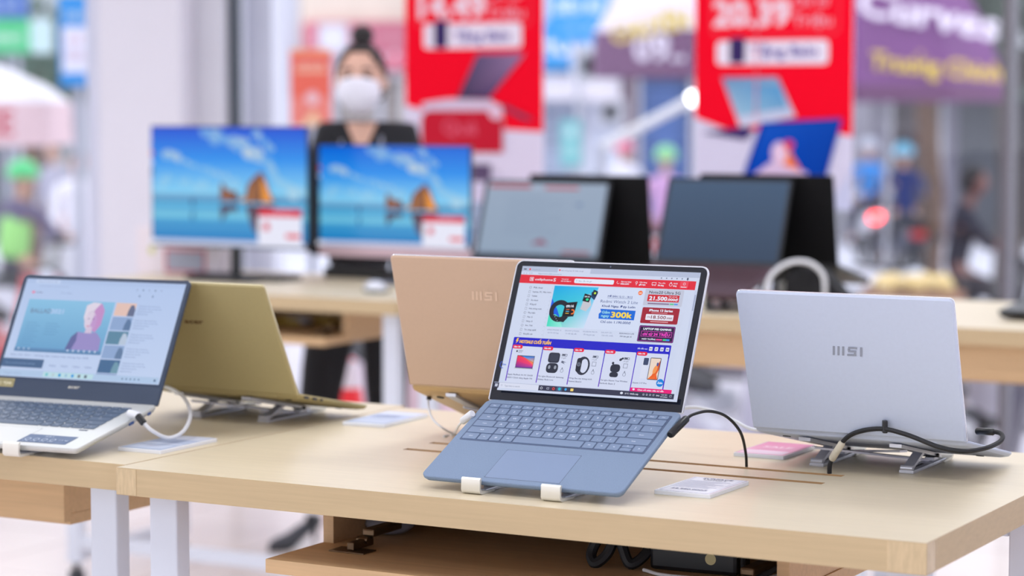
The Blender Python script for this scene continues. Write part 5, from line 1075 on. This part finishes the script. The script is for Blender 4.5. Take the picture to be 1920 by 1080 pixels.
def parasol(name, cu, vr, Y, Rr, rise, label, top, val, val_h, art=None, ang=0, apex=.25, segs=8, post=(190, 192, 200)):
    c0 = P(cu, vr, Y); e = empty(name, (c0.x, Y, SZ), ang, label, 'parasol'); zr = c0.z-SZ; n = segs
    prof = [(1.0, 0), (.86, .30), (.62, .62), (.34, .86), (.03, 1.0)]
    bm = BM(); rings = []
    for r_, h_ in prof: rings.append([(Rr*r_*math.cos(2*PI*k/n+PI/n), Rr*r_*math.sin(2*PI*k/n+PI/n), zr+rise*h_) for k in range(n)])
    vs_ = [[bm.verts.new(p) for p in r_] for r_ in rings]
    for a_, b_ in zip(vs_, vs_[1:]):
        for k in range(n): bm.faces.new((a_[k], a_[(k+1) % n], b_[(k+1) % n], b_[k]))
    bm.faces.new(vs_[-1]); cn = obj('canopy', bm, mat('canopy_%d_%d_%d' % top, top, rough=.7, noise=.05, nscale=3), e); so = cn.modifiers.new('t', 'SOLIDIFY'); so.thickness = .012
    bm = BM(); lo = [bm.verts.new((Rr*1.01*math.cos(2*PI*k/n+PI/n), Rr*1.01*math.sin(2*PI*k/n+PI/n), zr-val_h+(0))) for k in range(n)]; hi = [bm.verts.new((Rr*math.cos(2*PI*k/n+PI/n), Rr*math.sin(2*PI*k/n+PI/n), zr)) for k in range(n)]
    for k in range(n): bm.faces.new((lo[k], lo[(k+1) % n], hi[(k+1) % n], hi[k]))
    vl = obj('valance', bm, mat('canopy_%d_%d_%d' % val, val, rough=.7, noise=.05, nscale=3), e); so = vl.modifiers.new('t', 'SOLIDIFY'); so.thickness = .012
    bm = BM(); cyl(bm, (0, 0, 0), (0, 0, zr+rise+.04), .022, 10); cyl(bm, (0, 0, 0), (0, 0, .12), .25, 20); obj('pole', bm, mat('pole_%d' % post[0], post, rough=.4), e, smooth=True)
    bm = BM()
    for k in range(n): a = 2*PI*k/n+PI/n; cyl(bm, (0, 0, zr+rise*.45), (Rr*.8*math.cos(a), Rr*.8*math.sin(a), zr+rise*.36), .009, 6)
    obj('ribs', bm, grey_alu, e)
    if art:
        for (txt, col, xr, y, h_, wd, tilt, off, rot, par) in art:
            c = Canvas(1, 1, 1, 1, .001); 
            if 'ườ' in txt:
                for k in (-.006, .006):
                    for j in (-.005, .005): c.text('Truong Chinh', 0.5+k, j, h_, col, wd, bold=.0, align='c', rot=rot)
                for (dx_, dy_, ex_, ey_) in ((-.165, .098, -.150, .125), (-.075, .088, -.060, .115), (-.125, .165, -.105, .135)): c.line(.5+dx_*wd, dy_-dx_*rot*-.9, .5+ex_*wd, ey_-ex_*rot*-.9, .016, col)
                c.build('lettering', sign_mat, cn, Matrix.Rotation(par, 4, 'Z') @ Matrix.Translation((xr, -Rr*math.cos(PI/n)-off, zr+y)) @ Matrix.Rotation(tilt, 4, 'X') @ X90); continue
            c.text(txt, 0.5, 0, h_, col, wd, bold=.04, align='c', rot=rot)
            ap = Rr*math.cos(PI/n); c.build('lettering', sign_mat, cn, Matrix.Rotation(par, 4, 'Z') @ Matrix.Translation((xr, -ap-off, zr+y)) @ Matrix.Rotation(tilt, 4, 'X') @ X90)
    return e
purple = (118, 62, 126)
parasol('parasol', 1664, 160, 18.6, 0.93, 1.30, 'large purple street parasol with white and yellow lettering, right of the 20.39 poster', purple, (104, 56, 100), .13,
        [('Curves', (236, 226, 240), .16, .43, .23, 1.06, -.30, -.04, -.20, 0), ('Trường Chinh', (226, 196, 90), .22, .07, .13, .98, -.10, .02, -.10, 0)])
parasol('parasol', 1320, 62, 16.0, 0.80, .62, 'street parasol with white top and purple valance, left of the 20.39 poster', (226, 214, 226), (112, 70, 110), .30,
        [('09.. 88', (226, 216, 232), -.20, -.20, .17, .62, 0, .02, .0, 0), ('CHUYÊN', (226, 200, 90), -.40, -.04, .12, .5, 0, .03, .22, 0)])
parasol('parasol', -175, 192, 14.5, 1.02, .34, 'white street parasol with red lettering on its valance, left edge', (226, 222, 228), (226, 196, 200), .26,
        [('COFFEE', (206, 90, 104), .55, -.19, .15, .62, 0, .02, 0.0, 0), ('COFFEE', (206, 90, 104), -.1, -.19, .15, .6, 0, .02, 0, 0)])
sign_board('hanging_banner', 112, 168, -8, 162, 14.0, 'blue and white vertical banner left of the white pillar', 'banner', lambda c: (c.rect(0, 0, 100, 300, (30, 140, 214)), c.rect(10, 45, 92, 198, (226, 226, 240)), c.text('MỞ', 50, 140, 26, (226, 190, 200), 50, align='c'), c.text('CỬA', 50, 90, 26, (226, 190, 200), 60, align='c'), c.text('24H', 50, 220, 30, (190, 220, 240), 60, align='c')), 100, 300)
sign_board('street_sign', -40, 98, 36, 100, 24.0, 'green and white shop sign at the top left', 'sign', lambda c: (c.rect(0, 0, 100, 60, (70, 186, 122)), c.rect(70, 0, 100, 60, (190, 214, 214)), c.text('PHARMACY', 34, 20, 14, (200, 230, 214), 56, align='c', bold=.03)), 100, 60)
sign_board('street_sign', -40, 52, -40, 33, 24.2, 'blue sign above the green sign, top left corner', 'sign', lambda c: (c.rect(0, 0, 100, 60, (50, 96, 176)), c.text('NHÀ THUỐC', 50, 12, 14, (180, 200, 226), 70, align='c')), 100, 60)
sign_board('street_sign', 1030, 1142, -30, 78, 23.0, 'bright blue sign with white lettering beside the 14.49 poster', 'sign', lambda c: (c.rect(0, 0, 100, 100, (40, 150, 222)), c.text('SIÊU RẺ', 50, 50, 22, (214, 232, 246), 80, align='c', bold=.05), c.text('mua bán', 50, 20, 12, (170, 214, 240), 60, align='c')), 100, 100)
sign_board('street_sign', 1050, 1090, 225, 312, 20.0, 'small teal standing sign right of the 14.49 poster', 'sign', lambda c: (c.rect(0, 0, 60, 120, (110, 186, 190)), c.ell(30, 90, 14, 14, (200, 226, 226)), c.rect(10, 20, 50, 60, (150, 206, 206))), 60, 120)
outside_poster(545, 621, 92, 236, 11.5, 'orange poster on a stand left of the masked woman', art3)
sign_board('street_sign', 596, 652, 44, 100, 21.0, 'round white sign behind the masked woman\'s hair bun', 'sign', lambda c: (c.rect(0, 0, 100, 100, (200, 196, 206)), c.ell(50, 50, 42, 42, (224, 222, 232))), 100, 100)
sign_board('street_sign', 655, 768, 40, 98, 22.0, 'dusty rose sign between the masked woman and the 14.49 poster', 'sign', lambda c: (c.rect(0, 0, 100, 60, (190, 104, 124)), c.text('THỜI TRANG', 50, 22, 14, (214, 150, 164), 80, align='c')), 100, 60)
# air conditioner boxes, blue tarpaulin door, slanting tube modelling a lamp reflection as a solid
for u0, u1, v0, v1, lab in ((1072, 1132, 88, 158, 'white air conditioner box on the pale blue facade, upper one'), (1118, 1172, 186, 236, 'white air conditioner box on the pale blue facade, lower one')):
    a = P(u0, v1, 35.5); b = P(u1, v0, 35.5); e = empty('air_conditioner', ((a.x+b.x)/2, 35.5, a.z), 0, lab, 'air conditioner'); wd, ht = b.x-a.x, b.z-a.z
    obj('casing', bx(-wd/2, wd/2, 0, .3, 0, ht, bev=.02), mat('white_casing', (214, 214, 222), rough=.6), e)
    bm = BM(); r_ = ht*.36; 
    for k in range(4): lathe(bm, [(r_*(1-k*.22), -.01), (r_*(1-k*.22)-.012, -.01), (r_*(1-k*.22)-.012, .005), (r_*(1-k*.22), .005)], 24, (0, 0, 0))
    bm.transform(Matrix.Translation((0, -.005, ht/2)) @ X90); obj('fan_grille', bm, grey_alu, e)
    bm = BM(); box(bm, -wd*.3, -wd*.25, .05, .49, -.06, 0); box(bm, wd*.25, wd*.3, .05, .49, -.06, 0); obj('bracket', bm, grey_alu, e)
a = P(1128, 276, 13.6); b = P(1292, 190, 13.6)
e = empty('lamp_reflection', (a.x, a.y, SZ), 0, 'white slanting tube and glowing ball modelling a lamp reflection, left of the 20.39 poster', 'lamp'); o_ = Vector(e.location)
bm = BM(); tube(bm, [a-o_, b-o_], .030, 12); obj('tube', bm, mat('white_reflected_tube', (222, 220, 222), rough=.4), e, smooth=True)
bm = BM(); cyl(bm, (0, 0, 0), (0, 0, a.z-SZ+.02), .03, 12); cyl(bm, (0, 0, 0), (0, 0, .05), .18, 20); obj('post', bm, grey_alu, e, smooth=True)
bm = BM(); ball(bm, P(1300, 185, 13.6)-o_, .040); bu = obj('bulb', bm, mat('reflected_bulb_glow', (255, 252, 245), rough=.3, emit=6.0), e, smooth=True)  # glowing ball stands in for the bright end of the reflected lamp

# motorbikes and riders
def motorbike(label, loc, rz, body, seat=(40, 40, 46), group=None, tail=False, nm='motorbike'):
    e = empty(nm, loc, rz, label, 'motorbike', group); bmn = mat('fairing_%d_%d_%d' % body, body, rough=.3, noise=.02, nscale=5, coat=.3)
    for y, n_ in ((-.62, 'wheel'), (.58, 'wheel')):
        bm = BM(); rr_ = .27; R2 = .045
        loft(bm, [[((rr_-R2+R2*math.cos(2*PI*k/10)), R2*math.sin(2*PI*k/10), 0) for k in range(10)]], cap=False) if False else None
        rings = []
        for j in range(24):
            a = 2*PI*j/24; rings.append([bm.verts.new((R2*math.sin(2*PI*k/10), y+(rr_-R2+R2*math.cos(2*PI*k/10))*math.cos(a), rr_+(rr_-R2+R2*math.cos(2*PI*k/10))*math.sin(a))) for k in range(10)])
        for j in range(24):
            for k in range(10): bm.faces.new((rings[j][k], rings[j][(k+1) % 10], rings[(j+1) % 24][(k+1) % 10], rings[(j+1) % 24][k]))
        w_ = obj(n_, bm, black_rub, e, smooth=True)
        bm = BM(); cyl(bm, (-.04, y, rr_), (.04, y, rr_), .06)
        for k in range(6): a = PI*k/3; cyl(bm, (0, y, rr_), (0, y+.2*math.cos(a), rr_+.2*math.sin(a)), .012, 6)
        obj('rim', bm, alu, w_)
    bm = BM()
    loft(bm, [[(-.05, -.30, .32), (.05, -.30, .32), (.05, -.20, .36), (-.05, -.20, .36)], [(-.17, -.36, .62), (.17, -.36, .62), (.13, -.26, .66), (-.13, -.26, .66)], [(-.11, -.44, .96), (.11, -.44, .96), (.09, -.30, .98), (-.09, -.30, .98)]]); obj('leg_shield', bm, bmn, e, smooth=True)
    bm = BM(); loft(bm, [[(-.08, -.1, .30), (.08, -.1, .30), (.1, -.1, .46), (-.1, -.1, .46)], [(-.15, .25, .34), (.15, .25, .34), (.14, .25, .70), (-.14, .25, .70)], [(-.1, .72, .55), (.1, .72, .55), (.07, .76, .74), (-.07, .76, .74)]]); obj('body_fairing', bm, bmn, e, smooth=True)
    bm = BM(); loft(bm, [[(-.07, -.05, .64), (.07, -.05, .64), (.06, -.05, .70), (-.06, -.05, .70)], [(-.15, .2, .69), (.15, .2, .69), (.13, .2, .78), (-.13, .2, .78)], [(-.1, .66, .74), (.1, .66, .74), (.08, .66, .82), (-.08, .66, .82)]]); obj('seat', bm, mat('seat_%d' % seat[0], seat, rough=.7), e, smooth=True)
    bm = BM(); tube(bm, [(-.34, -.20, 1.02), (-.15, -.32, 1.0), (.15, -.32, 1.0), (.34, -.20, 1.02)], .014, 8, 3); obj('handlebar', bm, black_rub, e, smooth=True)
    bm = BM(); [cyl(bm, (s*.06, -.62, .27), (s*.06, -.40, .92), .018, 8) for s in (-1, 1)]; obj('fork', bm, alu, e)
    bm = BM(); [(tube(bm, [(s*.28, -.24, 1.03), (s*.32, -.26, 1.16)], .006, 6), ball(bm, (s*.33, -.26, 1.19), .05, .015, .035, 12)) for s in (-1, 1)]; obj('mirror', bm, black_pl, e, smooth=True)
    bm = BM(); ball(bm, (0, -.42, .94), .085, .05, .06); obj('headlight', bm, mat('headlight_glass', (226, 230, 240), rough=.1), e, smooth=True)
    bm = BM(); ball(bm, (0, .76, .66), .10, .03, .05); obj('taillight', bm, mat('lit_taillight', (255, 50, 40), rough=.3, emit=9.0) if tail else mat('red_lens', (190, 30, 36), rough=.2), e, smooth=True)
    bm = BM(); tube(bm, [(.12, .0, .24), (.14, .4, .25), (.15, .78, .34)], [.02, .04, .045], 10); obj('exhaust', bm, black_pl, e, smooth=True)
    return e
def seated(loc, rz, label, top, bottom, helmet=None, vest=None, hair=False, group=None, turn=0, skin_c=(196, 150, 126), lean=0):
    J = dict(pelvis=(0, .12, .86), waist=(0, .11+lean*.3, 1.0), chest=(0, .07-lean, 1.17), neck=(0, .03-lean, 1.36), head=(0, -.01-lean, 1.52), turn=turn)
    for q, s_ in (('r', -1), ('l', 1)):
        J.update({'shoulder_'+q: (s_*.17, .05-lean, 1.27), 'elbow_'+q: (s_*.25, -.1, 1.08), 'wrist_'+q: (s_*.29, -.18, 1.06), 'hip_'+q: (s_*.1, .08, .84), 'knee_'+q: (s_*.2, -.22, .72), 'ankle_'+q: (s_*.19, -.08, .34), 'toe_'+q: (s_*.19, -.22, .27), 'hand_'+q: (s_*.1, -1, -.1)})
    return person(label, J, loc, rz, top, bottom, skin_c=skin_c, helmet=helmet, vest=vest, hair=hair, fine=False, group=group)
def rider(u, Y, rz, label, blabel, body, **k):
    p = P(u, 0, Y); motorbike(blabel, (p.x, Y, SZ), rz, body, tail=k.pop('tail', False)); seated((p.x, Y, SZ), rz, label, **k)
rider(38, 18.0, PI*.80, 'rider in a light green vest and green helmet at left', 'white motorbike under the rider in the green vest', (206, 206, 214), top=(92, 82, 112), bottom=(60, 60, 76), helmet=(70, 196, 118), vest=(150, 214, 120))
rider(1170, 29.5, PI, 'rider in a white shirt and pink helmet between the sale posters', 'pale motorbike under the rider with the pink helmet', (190, 190, 200), top=(230, 228, 238), bottom=(90, 90, 110), helmet=(234, 110, 150))
rider(1250, 24.5, PI*.92, 'rider in a lilac top and mint green helmet left of the 20.39 poster', 'white motorbike under the rider with the mint helmet', (222, 220, 228), top=(196, 150, 196), bottom=(150, 100, 120), helmet=(130, 206, 140))
rider(1698, 26.5, PI*1.02, 'rider in a dark blue jacket right of the 20.39 poster', 'dark motorbike under the rider in the dark blue jacket', (50, 52, 66), top=(44, 56, 110), bottom=(50, 52, 70), helmet=(120, 190, 220))
rider(1632, 30.5, PI*1.0, 'rider in a light blue jacket beyond the dark blue rider', 'white motorbike with a lit red tail lamp right of the 20.39 poster', (224, 224, 230), tail=True, top=(70, 140, 214), bottom=(70, 70, 86), helmet=(196, 200, 214))
rider(1830, 17.0, PI*.45, 'dark-clothed man with black hair sitting on a motorbike, right edge', 'black motorbike under the dark-clothed man', (56, 54, 60), top=(40, 38, 52), bottom=(52, 48, 54), hair=True, skin_c=(120, 82, 76))
motorbike('red motorbike parked outside at the left edge', (P(-12, 0, 15.5).x, 15.5, SZ), 1.0, (206, 40, 52))
for u, Y, rz, cc, lab in ((770, 12.2, .5, (220, 196, 206), 'pink-white motorbike parked outside behind the masked woman'), (1325, 11.6, 1.1, (206, 202, 214), 'pale grey motorbike parked outside, seen below the back table by the ice-blue laptop'),
                         (1400, 15.6, .9, (120, 104, 120), 'plum grey motorbike parked outside behind the silver laptop'), (1640, 15.8, .6, (196, 196, 206), 'light grey motorbike parked outside below the purple parasol'), (1800, 11.4, 1.2, (96, 92, 104), 'dark grey motorbike parked outside, between the crate and the right edge'), (1960, 13.0, .8, (200, 200, 212), 'silver-white motorbike parked outside at the right edge')):
    motorbike(lab, (P(u, 0, Y).x, Y, SZ), rz, cc)
# bystanders in pale clothes at left
def standing(u, Y, rz, label, top, bottom, hair=True, helmet=None, h=1.0):
    J = dict(pelvis=(0, 0, .92), waist=(0, 0, 1.06), chest=(0, 0, 1.24), neck=(0, 0, 1.42), head=(0, -.02, 1.57))
    for q, s_ in (('r', -1), ('l', 1)):
        J.update({'shoulder_'+q: (s_*.17, 0, 1.34), 'elbow_'+q: (s_*.21, .0, 1.08), 'wrist_'+q: (s_*.2, -.1, .86), 'hip_'+q: (s_*.09, 0, .88), 'knee_'+q: (s_*.1, -.01, .48), 'ankle_'+q: (s_*.1, .02, .09), 'toe_'+q: (s_*.11, -.1, .03)})
    p = P(u, 0, Y); return person(label, J, (p.x, Y, SZ), rz, top, bottom, hair=hair, helmet=helmet, fine=False, skin_c=(200, 156, 134))
standing(140, 21, .4, 'bystander in white clothes left of the white pillar', (232, 230, 238), (220, 218, 228))
standing(98, 26, -.5, 'bystander in a grey top between the green rider and the white pillar', (170, 168, 184), (130, 128, 146))
# vendor's crate with yellow fruit, far right
e0 = P(1712, 520, 13.0)
e = empty('market_crate', (e0.x, 13.0, SZ), .1, 'brown wooden market crate outside, below the purple parasol', 'crate'); 
bm = BM(); hgt = e0.z-SZ-.05; box(bm, -.24, .24, -.16, .16, 0, .03)
for k in range(6): z_ = .06+k*(hgt-.08)/5.5; box(bm, -.25, .25, -.17, -.15, z_, z_+.09); box(bm, -.25, .25, .15, .17, z_, z_+.09); box(bm, -.25, -.23, -.15, .15, z_, z_+.09); box(bm, .23, .25, -.15, .15, z_, z_+.09)
obj('slats', bm, mat('brown_crate_wood', (168, 128, 106), rough=.8, noise=.1, nscale=12), e)
bm = BM(); [box(bm, x-.02, x+.02, y-.02, y+.02, 0, hgt) for x in (-.21, .21) for y in (-.13, .13)]; box(bm, -.225, .225, -.145, .145, hgt-.06, hgt-.04); obj('frame', bm, mat('brown_crate_wood'[:0]+'brown_crate_post', (140, 104, 84), rough=.8), e)
rf = random.Random(5)
for k in range(14):
    bm = BM(); ball(bm, (0, 0, 0), .052, .05, .045, 14); 
    fr_ = obj('mango', bm, mat('yellow_fruit_skin', (232, 204, 140), rough=.4, noise=.06, nscale=20), None, (e0.x-.17+(k % 5)*.085+rf.uniform(-.01, .01), 13.0-.10+(k//5)*.10+rf.uniform(-.01, .01), SZ+hgt+.005+(.02 if k % 2 else 0)), (rf.uniform(0, 3), 0, rf.uniform(0, 3)), smooth=True)
    tag(fr_, 'pale yellow fruit in the heap on the brown market crate', 'fruit', 'yellow fruit on the market crate')
# street trees behind the purple parasol
def tree(u, Y, hgt, cr, label, col, trunk=(110, 84, 70), n=420, seed=1):
    p = P(u, 0, Y); e = empty('street_tree', (p.x, Y, SZ), 0, label, 'tree'); r_ = random.Random(seed)
    bm = BM(); tube(bm, [(0, 0, 0), (.05, 0, hgt*.3), (-.03, .02, hgt*.6), (.05, 0, hgt*.85)], [.16, .13, .11, .07], 10, 3) if False else tube(bm, [(0, 0, 0), (.05, 0, hgt*.3), (-.03, .02, hgt*.6), (.05, 0, hgt*.85)], [.17, .14, .12, .07], 10)
    for k in range(5): a = k*1.26; tube(bm, [(0, 0, hgt*.6), (math.cos(a)*cr*.4, math.sin(a)*cr*.4, hgt*.8), (math.cos(a)*cr*.7, math.sin(a)*cr*.7, hgt*.95)], [.07, .04, .02], 7)
    obj('trunk', bm, mat('bark_%d' % trunk[0], trunk, rough=.9, noise=.2, nscale=9), e, smooth=True)
    bm = BM()
    for k in range(n):
        d = Vector((r_.gauss(0, 1), r_.gauss(0, 1), r_.gauss(0, .7))).normalized()*cr*r_.uniform(.35, 1); c = Vector((0, 0, hgt))+d; s_ = r_.uniform(.08, .2)
        a = Vector((r_.uniform(-1, 1), r_.uniform(-1, 1), r_.uniform(-1, 1))).normalized()*s_; b = a.orthogonal().normalized()*s_*.5
        bm.faces.new([bm.verts.new(c-a), bm.verts.new(c+b), bm.verts.new(c+a), bm.verts.new(c-b)])
    obj('foliage', bm, mat('leaf_%d_%d' % (col[0], col[1]), col, rough=.6, noise=.3, nscale=2), e)
tree(1745, 27, 3.4, 1.3, 'street tree with a brown trunk beyond the purple parasol', (84, 92, 84), seed=2, n=700)
tree(1895, 24, 3.6, 1.5, 'dark leafy street tree at the right edge', (80, 92, 82), (84, 78, 76), seed=3, n=800)
tree(60, 29, 2.6, .9, 'small dark green street tree behind the green sign at left', (74, 100, 84), seed=4, n=500)
# in the shop by the glass: traffic cone and bags
e = empty('traffic_cone', (P(652, 0, 8.45).x, 8.45, 0), 0, 'red and white cone on the floor behind the masked woman\'s legs', 'cone')
bm = BM(); lathe(bm, [(.105, 0.02), (.075, .20), (.022, .50), (.018, .505)], 28); obj('cone_body', bm, mat('red_cone_plastic', (244, 40, 50), rough=.4), e, smooth=True)
bm = BM(); lathe(bm, [(.0415, .40), (.0245, .495), (.0235, .50)], 28, cap=False); lathe(bm, [(.091, .12), (.0825, .17)], 28, cap=False); obj('white_band', bm, mat('white_band', (232, 224, 232), rough=.5), e, smooth=True)
obj('base', bx(-.14, .14, -.14, .14, 0, .022, bev=.006), black_rub, e)
e = empty('paper_bag', (P(780, 0, 8.2).x, 8.2, 0), YAW, 'tall pink-white paper bag on the floor right of the masked woman', 'bag')
bm = BM(); loft(bm, [[(-.15, -.06, 0), (.15, -.06, 0), (.15, .06, 0), (-.15, .06, 0)], [(-.15, -.06, .4), (.15, -.06, .4), (.15, .06, .4), (-.15, .06, .4)], [(-.14, -.02, .58), (.14, -.02, .58), (.14, .02, .58), (-.14, .02, .58)]]); obj('sack', bm, mat('pink_white_paper', (232, 206, 220), rough=.7, noise=.04, nscale=6), e)
bm = BM(); tube(bm, [(-.05, -.02, .57), (-.04, -.02, .64), (.04, -.02, .64), (.05, -.02, .57)], .004, 6, 4); obj('handle', bm, white_pl, e)
